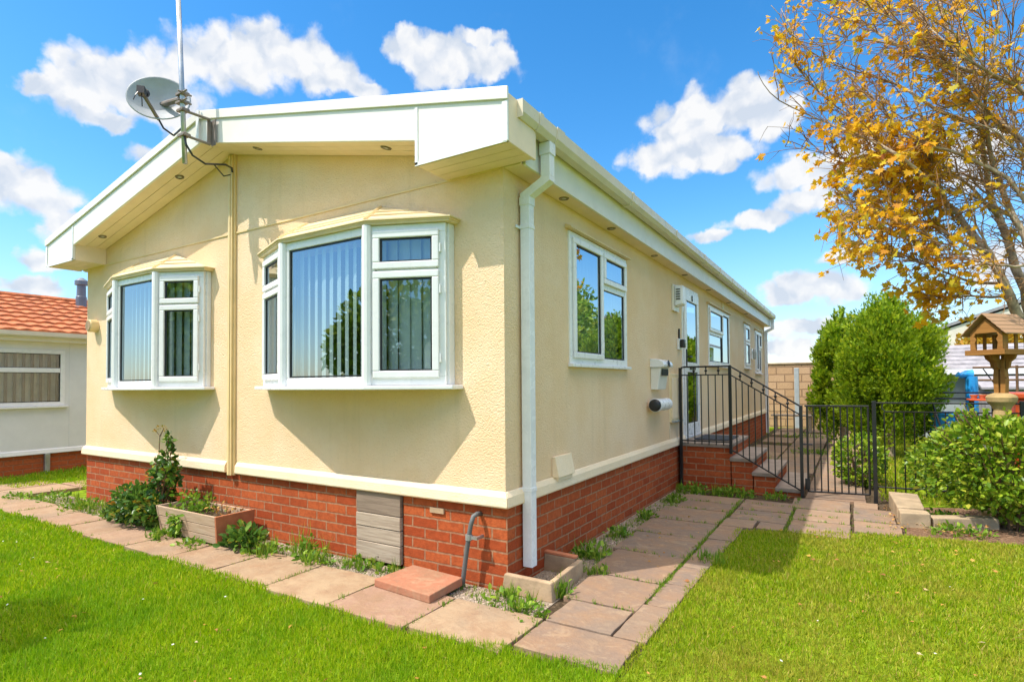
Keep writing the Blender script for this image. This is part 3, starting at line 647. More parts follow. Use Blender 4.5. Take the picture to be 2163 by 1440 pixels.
def bay(plan, z0, z1, idx):
    bw = MB()                                 # short returns to the wall at each end
    (xa, ya), (xb, yb), (xc, yc), (xd, yd) = plan
    bw.box(xa-.004, xa+.05, ya+.03, -.001, z0, z1); bw.box(xd-.05, xd+.004, yd+.03, -.001, z0, z1)
    root = bw.build('bay_window', 'upvc', home, bevel=.003)
    zs = z0+(z1-z0)*.715
    for k in range(3):
        a, b = plan[k], plan[k+1]; u, n, w = unit(a, b); fr = ((a[0], a[1]), u, n)
        if k == 1: lights = [(.058, w-.058, z0+.062, z1-.058, False)]
        else: lights = [(.062, w-.062, zs+.025, z1-.062, True), (.062, w-.062, z0+.066, zs-.026, True)]
        sash_set(root, fr, w, z0, z1, lights, 'glass_front', name='frame')
        blinds(root, fr, w, z0+.03, z1-.05, .13, ang=(26, 25, 17)[k], seed=10*idx+k)
    cm = MB()                                 # corner posts
    for (x, y) in plan[1:3]: cm.tube([(x, y-.004, z0+.001), (x, y-.004, z1-.001)], .034, 10)
    cm.build_each('corner_post', 'upvc', root)
    def off(d, dw):   # outline pushed out by d
        return [(xa-dw, 0.0), (xa-dw, ya-d*.6), (xb-.35*d, yb-d), (xc+.35*d, yc-d), (xd+dw, yd-d*.6), (xd+dw, 0.0)]
    s = MB(); o1 = off(.055, .075); s.prism([p for p in o1], 2, z0-.030, z0-.002); s.build('sill', 'upvc', root, bevel=.006)
    # hood: moulded eaves, hipped slopes
    h = MB().use('cream_light'); o2 = off(.048, .060); o3 = off(.036, .048); o4 = off(.030, .04)
    h.prism(o4, 2, z1+.002, z1+.010); h.prism(o2, 2, z1+.024, z1+.034)
    zt, zb = z1+.235, z1+.0345; e = o2
    T0, T1 = (xb-.10, -.012, zt), (xc-.16, -.012, zt)
    A = [(p[0], p[1], zb) for p in o3]
    h.use('cream_trim'); h.prism(o3, 2, z1+.0105, z1+.0235)
    h.use('cream_light')
    h.face([A[0], A[1], T0]); h.face([A[1], A[2], T0]); h.face([A[2], A[3], T1, T0]); h.face([A[3], A[4], T1]); h.face([A[4], A[5], T1])
    h.face([(A[0][0], 0, zb), A[0], T0, (T0[0], 0, zt)])
    # stepped boards on the slopes
    for f in (.28, .55):
        pa = [tuple(Vector(A[2]).lerp(Vector(T0), f)), tuple(Vector(A[3]).lerp(Vector(T1), f))]
        h.tube([(pa[0][0]+.02, pa[0][1]-.006, pa[0][2]+.002), (pa[1][0]-.02, pa[1][1]-.006, pa[1][2]+.002)], .007, 5)
        pb = [tuple(Vector(A[3]).lerp(Vector(T1), f)), tuple(Vector(A[4]).lerp(Vector(T1), f))]
        h.tube([(pb[0][0]+.02, pb[0][1]-.006, pb[0][2]+.002), (pb[1][0], pb[1][1]-.004, pb[1][2]+.002)], .007, 5)
    h.use('cream_trim')
    h.tube([A[2], T0], .013, 6); h.tube([A[3], T1], .013, 6)
    h.build('hood', None, root)
for i, (pl, a, b) in enumerate(BAYS): bay(pl, a, b, i)
# side windows
XF = ((0.012, 0.0), (0, 1), (1, 0))
def side_frame(y): return ((0.014, y), (0, 1), (1, 0))
def drip(y0, y1, z, parent): MB().prism([(.001, z+.03), (.055, z+.008), (.055, z-.004), (.001, z-.004)], 1, y0-.05, y1+.04).build('drip_hood', 'cream_trim', parent, bevel=.002)
def side_window(i, lights, curtain=None):
    y0, y1, z0, z1 = SIDE[i]; fr = side_frame(y0); w = y1-y0
    o = sash_set(home, fr, w, z0, z1, lights(w, z0, z1), 'glass_side', name='window')
    MB().fbox(fr, -.02, w+.02, -.012, .035, z0-.028, z0-.002).build('sill', 'upvc', o, bevel=.004)
    drip(y0, y1, z1+.012, o)
    if curtain: blinds(o, fr, w, z0+.02, z1-.02, .10, curtain, 12, .080, .086, seed=40+i, name='curtain')
    return o
side_window(0, lambda w, a, b: [(.062, .64, a+.062, b-.062, True), (.70, w-.062, 2.205, b-.062, True), (.70, w-.062, a+.062, 2.145, False)], 'net_curtain')
side_window(2, lambda w, a, b: [(.062, 1.06, 2.12, b-.062, True), (.062, 1.06, a+.062, 2.06, False), (1.12, w-.062, a+.062, b-.062, False)])
side_window(3, lambda w, a, b: [(.062, w-.062, 2.17, b-.062, True), (.062, w-.062, a+.062, 2.11, True)])
side_window(4, lambda w, a, b: [(.062, .46, a+.062, b-.062, True), (.52, w-.062, 2.12, b-.062, True), (.52, w-.062, a+.062, 2.06, False)])
box_part('cover_strip', 'cream_light', home, .001, .014, 7.05, 7.15, 2.56, 2.69)
# side panel joints: slight raised strips in the render on the long wall
for y in (3.72,): box_part('joint_strip', 'stucco_trim', home, .001, .006, y, y+.03, .63, 1.40)
# door
y0, y1, z0, z1 = SIDE[1]; fr = side_frame(y0); w = y1-y0
m = MB(); m.fbox(fr, 0, w, -.04, .0, z1-.06, z1); m.fbox(fr, 0, .055, -.04, .0, z0+.03, z1-.06); m.fbox(fr, w-.055, w, -.04, .0, z0+.03, z1-.06); m.fbox(fr, 0, w, -.04, .03, z0, z0+.03)
door = m.build('door', 'upvc', home, bevel=.004)
m = MB(); s0, s1, sa, sb = .05, w-.05, z0+.035, z1-.055; q = .10
m.fbox(fr, s0, s1, .001, .022, sb-q*1.3, sb); m.fbox(fr, s0, s1, .001, .022, sa, sa+.15); m.fbox(fr, s0, s0+q, .001, .022, sa+.15, sb-q*1.3); m.fbox(fr, s1-q, s1, .001, .022, sa+.15, sb-q*1.3); m.fbox(fr, s0+q, s1-q, .001, .022, 1.44, 1.57)
leaf = m.build('door_leaf', 'upvc', door, bevel=.005)
for a, b in ((1.57, sb-q*1.3), (sa+.15, 1.44)):
    k = MB(); k.fbox(fr, s0+q, s0+q+.014, .002, .010, a, b); k.fbox(fr, s1-q-.014, s1-q, .002, .010, a, b); k.fbox(fr, s0+q+.014, s1-q-.014, .002, .010, b-.014, b); k.fbox(fr, s0+q+.014, s1-q-.014, .002, .010, a, a+.012); k.build('gasket', 'gasket', door)
    p = MB(); P = lambda t, z: (.014+.008, y0+t, z); p.face([P(s0+q, a), P(s1-q, a), P(s1-q, b), P(s0+q, b)]); p.build('pane', 'glass_side', door)
MB().fbox(fr, .26, .58, .023, .030, 1.475, 1.52).build('letter_flap', 'black_plastic', door, bevel=.002)
m = MB(); m.fbox(fr, s0+.02, s0+.055, .023, .032, 1.50, 1.74); m.tube([(.05, y0+s0+.037, 1.64), (.085, y0+s0+.037, 1.64), (.085, y0+s0+.15, 1.64)], .009, 8)
m.build('door_handle', 'black_plastic', door)
txt = bpy.data.curves.new('door_number', 'FONT'); txt.body = '8'; txt.size = .12; txt.extrude = .003; txt.align_x = 'CENTER'
to = bpy.data.objects.new('tmp', txt); COL.objects.link(to); bpy.context.view_layer.update()
me = bpy.data.meshes.new_from_object(to); bpy.data.objects.remove(to); me.materials.clear(); me.materials.append(MATS['dark_print'])
no = bpy.data.objects.new('door_number', me); COL.objects.link(no)
no.matrix_basis = Matrix(((0, 0, 1, .014+.026), (1, 0, 0, y0+w/2), (0, 1, 0, sb-.115), (0, 0, 0, 1)))
no.parent = door; no.matrix_parent_inverse = world_of(door).inverted()
# wall vents, waste pipe
vt = MB(); M = Matrix.Translation((-5.60, -.001, 2.01)) @ Matrix.Rotation(R(90), 4, 'X')
vt.use('cream_trim').lathe([(.072, .0), (.072, .075), (.066, .085)], 22, M); vt.use('concrete').lathe([(.058, .0855), (.058, .090), (.001, .091)], 22, M)
vt.build('extractor_vent', None, home)
wv = MB(); wv.hexa([(.001, .64, .615), (.060, .64, .615), (.060, .92, .615), (.001, .92, .615), (.001, .64, .765), (.028, .64, .765), (.028, .92, .765), (.001, .92, .765)])
wv.box(.001, .045, .66, .90, .585, .6145); wv.build('vent_cowl', 'stucco_trim', home, bevel=.004)
wp = MB(); pts = [(-.20, .02, .455), (-.20, -.03, .462), (-.208, -.062, .452), (-.222, -.070, .40), (-.238, -.072, .32), (-.262, -.074, .18), (-.282, -.076, .04), (-.29, -.076, -.03)]
wp.tube(pts, .0155, 10); wpo = wp.build('waste_pipe', 'grey_pipe', home, smooth=True)
c = MB(); c.tube([(-.236, -.072, .335), (-.238, -.072, .300)], .024, 10); c.box(-.236, -.168, -.082, -.060, .308, .326); c.box(-.182, -.168, -.060, .0, .308, .326); c.build('pipe_clip', 'galv', wpo)
mort = MB().box(-.62, -.50, -.002, .011, .42, .455).build('mortar_patch', 'concrete', home)

# ================================================================== THINGS FIXED TO THE HOME
# satellite dish and aerial mast
def mast(t): return Vector((-2.72, -.55, 3.12)).lerp(Vector((-2.845, -.55, 4.62)), t)
sd = thing('satellite_dish', 'grey satellite dish on a tall galvanised mast bracketed to the gable peak', 'satellite dish', (-2.75, -.45, 3.4))
MB().tube([mast(0), mast(.5), mast(1.25)], .019, 12).build('mast', 'galv', sd, smooth=True)
bk = MB()
bx, by = -2.67, -FO-.017
bk.box(bx-.032, bx+.032, by-.006, by, 3.33, 3.55); bk.box(bx-.030, bx-.024, by-.045, by-.0065, 3.34, 3.54)
for z in (3.54, 3.33):
    p = mast((z-3.12)/1.5); bk.tube([(bx, by-.03, z), (p.x+.01, p.y+.005, z+.025)], .012, 6)
    bk.box(p.x-.045, p.x+.045, p.y-.030, p.y+.030, z+.012, z+.036); bk.tube([(p.x-.05, p.y-.026, z+.024), (p.x+.05, p.y-.026, z+.024)], .006, 6); bk.tube([(p.x-.05, p.y+.026, z+.024), (p.x+.05, p.y+.026, z+.024)], .006, 6)
bk.build('wall_bracket', 'bracket_steel', sd, bevel=.002)
nrm = Vector((.72, -.66, .13)).normalized(); xr = Vector((0, 0, 1)).cross(nrm).normalized(); yr = nrm.cross(xr)
DC = Vector((-3.075, -.575, 3.735)); DS = .76
Md = Matrix(((xr.x, yr.x, nrm.x, DC.x), (xr.y, yr.y, nrm.y, DC.y), (xr.z, yr.z, nrm.z, DC.z), (0, 0, 0, 1)))
dm = MB(); rings = [(.02, 0), (.06, .002), (.12, .010), (.18, .023), (.24, .041), (.30, .065), (.318, .071), (.322, .062), (.30, .053), (.24, .030), (.18, .011), (.12, -.003), (.05, -.010)]
dm.lathe(rings, 40, Md @ Matrix.Diagonal((DS, .80*DS, DS, 1)) @ Matrix.Translation((0, 0, -.04)))
dm.build('reflector', 'dish_grey', sd, smooth=True)
def DP(x, y, z): return Md @ Vector((x*DS, y*DS, z*DS))
ar = MB(); ar.tube([DP(0, -.235, -.01), DP(-.02, -.21, .05), DP(-.09, -.09, .22)], .016, 6); ar.tube([DP(-.03, -.20, -.015), DP(0, -.235, .0), DP(.03, -.20, -.015)], .012, 6)
ar.build('feed_arm', 'bracket_steel', sd)
DP0 = DP
def DP(x, y, z): return DP0(x-.09, y-.03, z-.07)
ln = MB(); ln.tube([DP(0, -.05, .265), DP(0, -.012, .228)], [.030, .036], 14); ln.tube([DP(0, -.055, .272), DP(0, -.085, .300)], .020, 10)
a, b = DP(-.032, -.06, .30), DP(.032, -.13, .36)
ln.hexa([DP(-.036, -.10, .285), DP(.036, -.10, .285), DP(.036, -.10, .365), DP(-.036, -.10, .365), DP(-.036, -.02, .285), DP(.036, -.02, .285), DP(.036, -.02, .365), DP(-.036, -.02, .365)])
ln.build('receiver_head', 'black_plastic', sd)
DPL = DP; DP = DP0
cl = MB(); pm = mast(.365)
cl.hexa([DP(-.09, -.12, -.075), DP(.09, -.12, -.075), DP(.09, .06, -.075), DP(-.09, .06, -.075), DP(-.09, -.12, -.045), DP(.09, -.12, -.045), DP(.09, .06, -.045), DP(-.09, .06, -.045)])
cl.tube([DP(0, -.02, -.07), (pm.x-.02, pm.y, pm.z)], .022, 8)
for dz in (-.035, .035):
    cl.box(pm.x-.05, pm.x+.05, pm.y-.032, pm.y+.032, pm.z+dz-.009, pm.z+dz+.009); cl.tube([(pm.x+.035, pm.y-.055, pm.z+dz), (pm.x+.035, pm.y+.055, pm.z+dz)], .008, 6); cl.tube([(pm.x+.03, pm.y-.02, pm.z+dz), (pm.x+.10, pm.y-.02, pm.z+dz)], .008, 6)
cl.build('mast_clamp', 'bracket_steel', sd)
cbp = MB(); cbp.tube([DP(0, -.235, .0), DP(.05, -.33, -.02), DP(.13, -.36, -.10), (pm.x-.04, pm.y+.02, 3.44), mast(.16)+Vector((.02, -.01, 0)), mast(.10)+Vector((.03, .0, 0)), (-2.70, -.50, 3.20), (-2.69, -.40, 3.16), (-2.66, -.24, 3.20), (-2.76, -.12, 3.23), (-2.86, -.06, 3.27), (-2.875, -.045, 3.24)], .0085, 6)
cbp.tube([(-2.68, -.33, 3.175), (-2.72, -.22, 3.12), (-2.82, -.10, 3.19)], .006, 5)
DP = DPL
cbp.tube([DP(.0, -.09, .33), DP(.01, -.16, .33), DP(.005, -.22, .30)], .004, 5); cbp.tube([DP(-.02, -.09, .36), DP(-.04, -.14, .37), DP(-.06, -.19, .36)], .004, 5)
cbp.build('cable', 'black_plastic', sd)

al = thing('alarm_box', 'white plastic alarm box high on the wall left of the door', 'alarm box', (0, 4.02, 2.4))
m = MB(); m.prism([(.001, 2.20), (.03, 2.19), (.03, 2.52), (.001, 2.52)], 1, 3.90, 4.16); m.build('back_plate', 'fascia_white', al, bevel=.004)
MB().hexa([(.031, 3.93, 2.25), (.125, 3.95, 2.27), (.125, 4.11, 2.27), (.031, 4.13, 2.25), (.031, 3.93, 2.515), (.125, 3.95, 2.505), (.125, 4.11, 2.505), (.031, 4.13, 2.515)]).build('cover', 'upvc', al, bevel=.018, seg=4)
m = MB()
for k in range(5): m.box(.05, .10, 3.925, 3.9355, 2.33+k*.03, 2.342+k*.03)
m.build('side_grille', 'gasket', al)
wlz = thing('wall_lamp', 'small dark sensor light with a white base left of the door handle', 'wall light', (.03, 4.2, 1.85))
box_part('base_plate', 'upvc', wlz, .001, .028, 4.13, 4.27, 1.72, 1.86, .006)
MB().box(.029, .085, 4.15, 4.25, 1.745, 1.85).build('lamp_body', 'black_plastic', wlz, bevel=.015, seg=3)
MB().box(.001, .02, 4.19, 4.215, 1.861, 1.99).build('aerial_tube', 'black_plastic', wlz)
MB().lathe([(.001, .0), (.022, .0), (.026, .008), (.001, .012)], 14, Matrix.Translation((.0852, 4.2, 1.80)) @ Matrix.Rotation(R(90), 4, 'Y')).build('sensor_lens', 'lamp_glass', wlz)
w2 = thing('wall_lantern', 'small pale lantern on the long wall between the two far windows', 'wall light', (.03, 10.3, 1.9))
box_part('back_plate', 'upvc', w2, .001, .02, 10.22, 10.38, 1.80, 2.04, .006)
MB().lathe([(.015, 0), (.035, .03), (.042, .16), (.03, .20), (.008, .24)], 12, Matrix.Translation((.064, 10.3, 1.80))).build('lamp_shade', 'lamp_glass', w2)

mbx = thing('mailbox', 'cream wall mounted letterbox with a rounded hood near the steps', 'mailbox', (.06, 3.2, 1.38))
m = MB(); m.hexa([(.001, 3.02, 1.225), (.075, 3.02, 1.225), (.075, 3.34, 1.225), (.001, 3.34, 1.225), (.001, 3.02, 1.47), (.115, 3.02, 1.47), (.115, 3.34, 1.47), (.001, 3.34, 1.47)]); m.build('box_body', 'fascia_white', mbx, bevel=.008)
m = MB(); pr = [(.001, 1.471), (.150, 1.471), (.158, 1.50), (.14, 1.535), (.10, 1.556), (.05, 1.565), (.001, 1.565)]; m.prism(pr, 1, 3.00, 3.36); m.build('hood', 'upvc', mbx, bevel=.006)
MB().lathe([(.001, 0), (.036, 0), (.042, .004), (.036, .006), (.001, .006)], 18, Matrix.Translation((.159, 3.18, 1.512)) @ Matrix.Rotation(R(78), 4, 'Y')).build('badge', 'gasket', mbx)
m = MB(); m.box(.1125, .118, 3.06, 3.30, 1.38, 1.455); m.build('posting_slot', 'gasket', mbx)
tb = thing('newspaper_tube', 'white plastic newspaper tube with a black end cap below the letterbox', 'pipe holder', (.09, 3.1, 1.06))
Mt = Matrix.Translation((.088, 2.885, 1.06)) @ Matrix.Rotation(R(-90), 4, 'X')
MB().lathe([(.070, 0), (.074, .005), (.074, .02), (.068, .024), (.068, .44), (.001, .44)], 26, Mt).build('tube', 'upvc', tb, smooth=False)
MB().lathe([(.001, -.035), (.045, -.033), (.060, -.024), (.066, -.008), (.066, -.0005)], 26, Mt).build('end_cap', 'black_plastic', tb, smooth=True)
MB().box(.001, .02, 3.0, 3.22, 1.03, 1.09).build('wall_bracket', 'upvc', tb)
mt = thing('meter_box', 'flat cream meter cupboard on the wall beside the railing post', 'meter box', (.02, 3.97, 1.1))
box_part('cabinet', 'cream_light', mt, .001, .022, 3.74, 4.20, .82, 1.41, .005)
box_part('door', 'stucco_trim', mt, .0225, .034, 3.76, 4.18, .86, 1.36, .004)
box_part('drip_ledge', 'galv', mt, .0225, .055, 3.75, 4.19, .815, .835, .004)
box_part('handle', 'galv', mt, .0345, .05, 4.13, 4.15, .98, 1.12, .003)

# drain surround at the foot of the downpipe
ds = thing('drain_surround', 'low concrete gully surround with a terracotta back tile under the downpipe', 'gully', (.14, .28, 0))
m = MB(); m.hexa([(-.02, -.03, -.02), (.33, -.005, -.02), (.33, .055, -.02), (-.02, .03, -.02), (-.005, -.02, .108), (.32, .0, .098), (.32, .04, .098), (-.005, .02, .108)]); m.build('kerb_stone', 'concrete', ds, bevel=.008)
m = MB(); m.hexa([(.275, .057, -.02), (.33, .057, -.02), (.30, .52, -.02), (.245, .52, -.02), (.285, .045, .097), (.322, .045, .097), (.295, .52, .095), (.255, .52, .095)]); m.build('kerb_stone', 'concrete', ds, bevel=.008)
m = MB(); m.hexa([(.0, .50, -.02), (.243, .50, -.02), (.243, .54, -.02), (.0, .54, -.02), (.006, .50, .10), (.243, .50, .096), (.243, .535, .096), (.006, .535, .10)]); m.build('kerb_stone', 'concrete', ds, bevel=.006)
MB().hexa([(.003, .50, .1005), (.25, .50, .0965), (.25, .545, .0965), (.003, .545, .1005), (.003, .50, .12), (.25, .50, .115), (.25, .545, .115), (.003, .545, .12)]).build('back_tile', 'terracotta', ds, bevel=.004)
rs = MB().hexa([(-.745, -.405, .012), (-.255, -.445, .012), (-.265, -.105, .012), (-.71, -.07, .012), (-.745, -.405, .062), (-.255, -.445, .062), (-.265, -.105, .066), (-.71, -.07, .066)]).build('loose_slab', 'slab_red', None, bevel=.006)
tag(rs, 'loose red paving slab lying raised beside the grey waste pipe', 'slab')
bk_ = MB().hexa([(-.53, -.25, .066), (-.45, -.25, .066), (-.45, -.22, .066), (-.53, -.22, .066), (-.52, -.25, .074), (-.46, -.25, .072), (-.46, -.22, .074), (-.52, -.22, .071)])

# ================================================================== STEPS, RAILINGS, GATE, FENCE
YS = 4.07
st = thing('front_steps', 'red brick entrance steps with stone treads up to the front door', 'steps', (.7, 4.7, 0))
m = MB(); tz = [(.0, .64, .555), (.64, .885, .400), (.885, 1.13, .245), (1.13, 1.385, .088)]
for i, (a, b, z) in enumerate(tz): m.box(max(a, .036), b-.012-(.0005*i), YS+.012+.001*i, YS+1.30, -.03, z-.046)
m.build('brick_body', 'red_brick', st)
for i, (a, b, z) in enumerate(tz):
    o = MB().box(max(a-.018, .037), b, YS-.008, YS+1.32, z-.045, z).build('tread', 'tread_stone', st, bevel=.007)
mat_ = MB().box(.12, .56, 4.45, 5.10, .5555, .572).build('doormat', 'doormat', None, bevel=.004); tag(mat_, 'dark doormat lying on the top landing before the door', 'doormat')
YR = YS-.045
def bar(m, a, b, r=.007): m.tube([a, b], r, 5)
rl = thing('stair_railing', 'black iron railing running along the landing and down the brick steps', 'railing', (.7, YR, 0))
P1, P2, P3 = .062, .648, 1.395
for x, zb, zt in ((P1, -.02, 1.485), (P2, .45, 1.505), (P3, -.02, 1.035)):
    MB().box(x-.017, x+.017, YR-.017, YR+.017, zb, zt).build('post', 'iron_black', rl, bevel=.003)
def slope(x, z2, z3): return z2+(z3-z2)*(x-P2)/(P3-P2)
m = MB()
m.tube([(P1, YR, 1.455), (P1+.02, YR, 1.487), (P1+.05, YR, 1.493), (P2, YR, 1.493)], .011, 6); bar(m, (P2, YR, 1.493), (P3, YR, 1.022), .010)
m.build('handrail', 'iron_black', rl)
m = MB(); bar(m, (P1, YR, 1.392), (P2, YR, 1.392), .008); bar(m, (P2, YR, 1.392), (P3, YR, .925), .008); m.build('sub_rail', 'iron_black', rl)
m = MB(); bar(m, (P1, YR, .585), (P2, YR, .585), .009); bar(m, (P2, YR, .50), (P3, YR, .075), .009); m.build('bottom_rail', 'iron_black', rl)
n1 = 6
for k in range(n1):
    x = P1+(P2-P1)*(k+1)/(n1+1); o = MB().tube([(x, YR, .586), (x, YR, 1.392)], .0068, 6); o.tube([(x, YR, .545), (x, YR, .585)], .0066, 6); o.build('baluster', 'iron_black', rl)
n2 = 10
for k in range(n2):
    x = P2+(P3-P2)*(k+1)/(n2+1); MB().tube([(x, YR, slope(x, .49, .065)), (x, YR, slope(x, 1.392, .925))], .0068, 6).build('baluster', 'iron_black', rl)
for x, z0_, z1_ in [(P1+.165, 1.392, 1.493), (P1+.31, 1.392, 1.493), (P1+.455, 1.392, 1.493)]+[(P2+.125*k+.115, slope(P2+.125*k+.115, 1.392, .925), slope(P2+.125*k+.115, 1.493, 1.022)) for k in range(5)]:
    zc = (z0_+z1_)/2; h = (z1_-z0_)/2
    MB().lathe([(.006, -h), (.009, -h*.75), (.006, -h*.45), (.016, -.004), (.018, .004), (.006, h*.4), (.009, h*.7), (.006, h)], 8, Matrix.Translation((x, YR, zc))).build('collar_ornament', 'iron_black', rl)
g = thing('iron_gate', 'black iron garden gate of plain vertical bars at the foot of the steps', 'gate', (1.74, 4.07, 0))
def gp(x): return YR+.02+(x-1.45)*.16
G0, G1 = 1.455, 2.035
m = MB()
bar(m, (G0, gp(G0), .075), (G0, gp(G0), 1.028), .012); bar(m, (G1, gp(G1), .075), (G1, gp(G1), 1.028), .012); bar(m, (G0-.025, gp(G0), 1.028), (G1+.005, gp(G1), 1.028), .011); bar(m, (G0, gp(G0), .078), (G1, gp(G1), .078), .012)
m.build('gate_frame', 'iron_black', g)
for k in range(8):
    x = G0+(G1-G0)*(k+1)/9; MB().tube([(x, gp(x), .08), (x, gp(x), 1.026)], .0075, 6).build('gate_bar', 'iron_black', g)
m = MB(); m.box(G0-.03, G0+.02, gp(G0)-.012, gp(G0)+.012, .10, .22); m.tube([(G0-.045, gp(G0), .60), (G0+.05, gp(G0), .60)], .008, 6); m.build('latch', 'iron_black', g)
fe = thing('iron_fence', 'low black iron fence with a doubled top rail right of the gate', 'fence', (2.1, 4.2, 0))
def fp(x): return 4.16+(x-2.1)*.10
MB().box(2.070, 2.108, fp(2.09)-.019, fp(2.09)+.019, -.03, 1.085).build('post', 'iron_black', fe, bevel=.003)
m = MB(); bar(m, (2.095, fp(2.095), 1.065), (4.6, fp(4.6), 1.065), .009); m.build('handrail', 'iron_black', fe)
m = MB(); m.tube([(2.17, fp(2.17), 1.065), (2.16, fp(2.16), 1.01), (2.19, fp(2.19), .972), (3.2, fp(3.2), .972), (4.6, fp(4.6), .972)], .008, 6); m.build('sub_rail', 'iron_black', fe)
m = MB(); bar(m, (2.09, fp(2.09), .165), (4.6, fp(4.6), .165), .009); m.build('bottom_rail', 'iron_black', fe)
x = 2.18
while x < 4.5:
    MB().tube([(x, fp(x), .10), (x, fp(x), .972)], .0065, 6).build('baluster', 'iron_black', fe); x += .088
MB().box(3.30, 3.335, fp(3.3)-.017, fp(3.3)+.017, -.03, 1.09).build('post', 'iron_black', fe, bevel=.003)

# ================================================================== GROUND
def sheet(name, pts, mat, z, kind='structure', sub=0):
    return MB().face([(x, y, z) for x, y in pts]).build(name, mat, None, kind=kind)
sheet('ground', [(-200, -120), (200, -120), (200, 300), (-200, 300)], 'grass_ground', -.030)
sheet('lawn', [(-14, -8), (1.0, -8), (1.0, -.63), (.43, -.70), (.2, -.80), (-14, -.80)], 'grass_ground', -.004)
sheet('side_lawn', [(1.0, -8), (12, -8), (12, 4.2), (5.6, 3.45), (3.6, 3.05), (2.9, 2.85), (2.2, 2.76), (1.5, 2.46), (1.03, 2.26), (1.0, 1.3)], 'grass_ground', -.004)
sheet('gravel_bed', [(-6.5, -.45), (.34, -.45), (.34, .0), (.34, 4.03), (0.0, 4.03), (0, 0), (-6.5, 0)], 'gravel_soil', -.016)
sheet('planting_bed', [(2.26, 2.72), (2.60, 2.78), (3.4, 2.95), (5.5, 3.3), (5.5, 5.5), (2.35, 4.1)], 'bark_soil', -.012)
sheet('path_soil', [(.25, -.82), (1.02, -.75), (1.06, 1.4), (1.0, 2.2), (2.26, 2.78), (2.3, 4.1), (2.2, 14.5), (.02, 14.5), (.02, 5.5), (.3, 4.0)], 'dark_soil', -.020)
rng = random.Random(4)
def slab(mb, x0, x1, y0, y1, z=.012, j=.005, t=.05):
    q = [(x0, y0), (x1, y0), (x1, y1), (x0, y1)]; g_ = .004
    q = [(x+(g_ if i in (0, 3) else -g_)+rng.uniform(-j, j), y+(g_ if i < 2 else -g_)+rng.uniform(-j, j)) for i, (x, y) in enumerate(q)]
    zs = [z+rng.uniform(-.004, .004) for _ in range(4)]
    # slightly chipped outline: extra points on each edge
    top = []
    for i in range(4):
        a, b = q[i], q[(i+1) % 4]; za, zb = zs[i], zs[(i+1) % 4]
        for k in range(5):
            f = k/5; e = rng.uniform(-.0035, .0035) if k else 0
            dx, dy = b[0]-a[0], b[1]-a[1]; l = math.hypot(dx, dy)
            top.append((a[0]+dx*f-dy/l*e, a[1]+dy*f+dx/l*e, za+(zb-za)*f))
    n = len(top); mb.solid([(p[0], p[1], p[2]-t) for p in top]+top, [tuple(range(n-1, -1, -1)), tuple(range(n, 2*n))]+[(i, (i+1) % n, (i+1) % n+n, i+n) for i in range(n)])
fp_ = MB(); x = .42
while x > -9.0:
    y1 = -.27+rng.uniform(-.02, .02)-(.10 if x < -1.6 else 0); slab(fp_, x-.60, x, -.735 if x > .3 else -.775, y1)
    x -= .60
x = -6.75; slab(fp_, -7.25, -6.66, -.36, .25); slab(fp_, -7.85, -7.27, -.36, .25); slab(fp_, -7.25, -6.66, .27, .86)
fp_.build('front_path', 'slab_sand', None, bevel=.004, kind='structure')
sp = MB()
for (a, b, c, d) in [(.43, .97, -.635, -.29), (.43, .815, -.285, .06), (.82, 1.0, -.285, .20), (.36, .825, .065, .56), (.83, 1.0, .205, .60), (.30, .83, .565, 1.16), (.26, .83, 1.165, 1.74), (.23, .83, 1.745, 2.30), (.20, .83, 2.305, 2.86), (.30, .84, 2.865, 3.26), (.22, .85, 3.265, 3.62),
                     (.84, 1.03, 1.345, 1.80), (.84, 1.05, 1.805, 2.30), (.84, 1.12, 2.305, 2.62), (.84, 1.01, .605, .98), (.84, 1.02, .985, 1.34)]: slab(sp, a, b, c, d, z=.010)
for (a, b, c, d) in [(.86, 1.36, 2.64, 3.08), (.86, 1.36, 3.10, 3.62), (1.38, 1.86, 2.36, 2.86), (1.38, 1.86, 2.88, 3.40), (1.14, 1.36, 2.34, 2.62), (1.88, 2.24, 2.66, 3.10), (1.88, 2.22, 3.12, 3.70), (1.32, 1.86, 3.42, 3.98), (1.88, 2.10, 3.72, 4.02)]: slab(sp, a, b, c, d, z=.010)
y = 4.05
while y < 14:
    for a, b in ((1.42, 2.0), (.8, 1.40) if y > 5.4 else (1.41, 1.415)):
        if b-a > .1 and rng.random() < .88: slab(sp, a, b, y, y+.6, z=.008)
    if y > 5.4 and rng.random() < .8: slab(sp, .18, .78, y, y+.6, z=.008)
    y += .61
sp.build('side_path', 'slab_grey', None, bevel=.004, kind='structure')
# stone edging right of the gate
def stone(name_label, pts, z0, z1):
    b = [(x, y, z0) for x, y in pts]; t = [(x, y, z1+rng.uniform(-.005, .005)) for x, y in pts]
    o = MB().hexa(b+t).build('edging_stone', 'stone_block', None, bevel=.012, seg=3); tag(o, name_label, 'edging stone', 'stones edging the planting bed'); return o
stone('long weathered edging stone running towards the fence post', [(2.23, 3.31), (2.44, 3.34), (2.45, 4.08), (2.20, 4.10)], -.03, .135)
stone('short square edging block at the front corner of the bed', [(2.24, 3.12), (2.47, 3.17), (2.455, 3.325), (2.235, 3.295)], -.03, .12)
stone('low edging stone lying along the front under the shrub', [(2.485, 3.20), (2.98, 3.42), (2.93, 3.53), (2.47, 3.33)], -.03, .085)

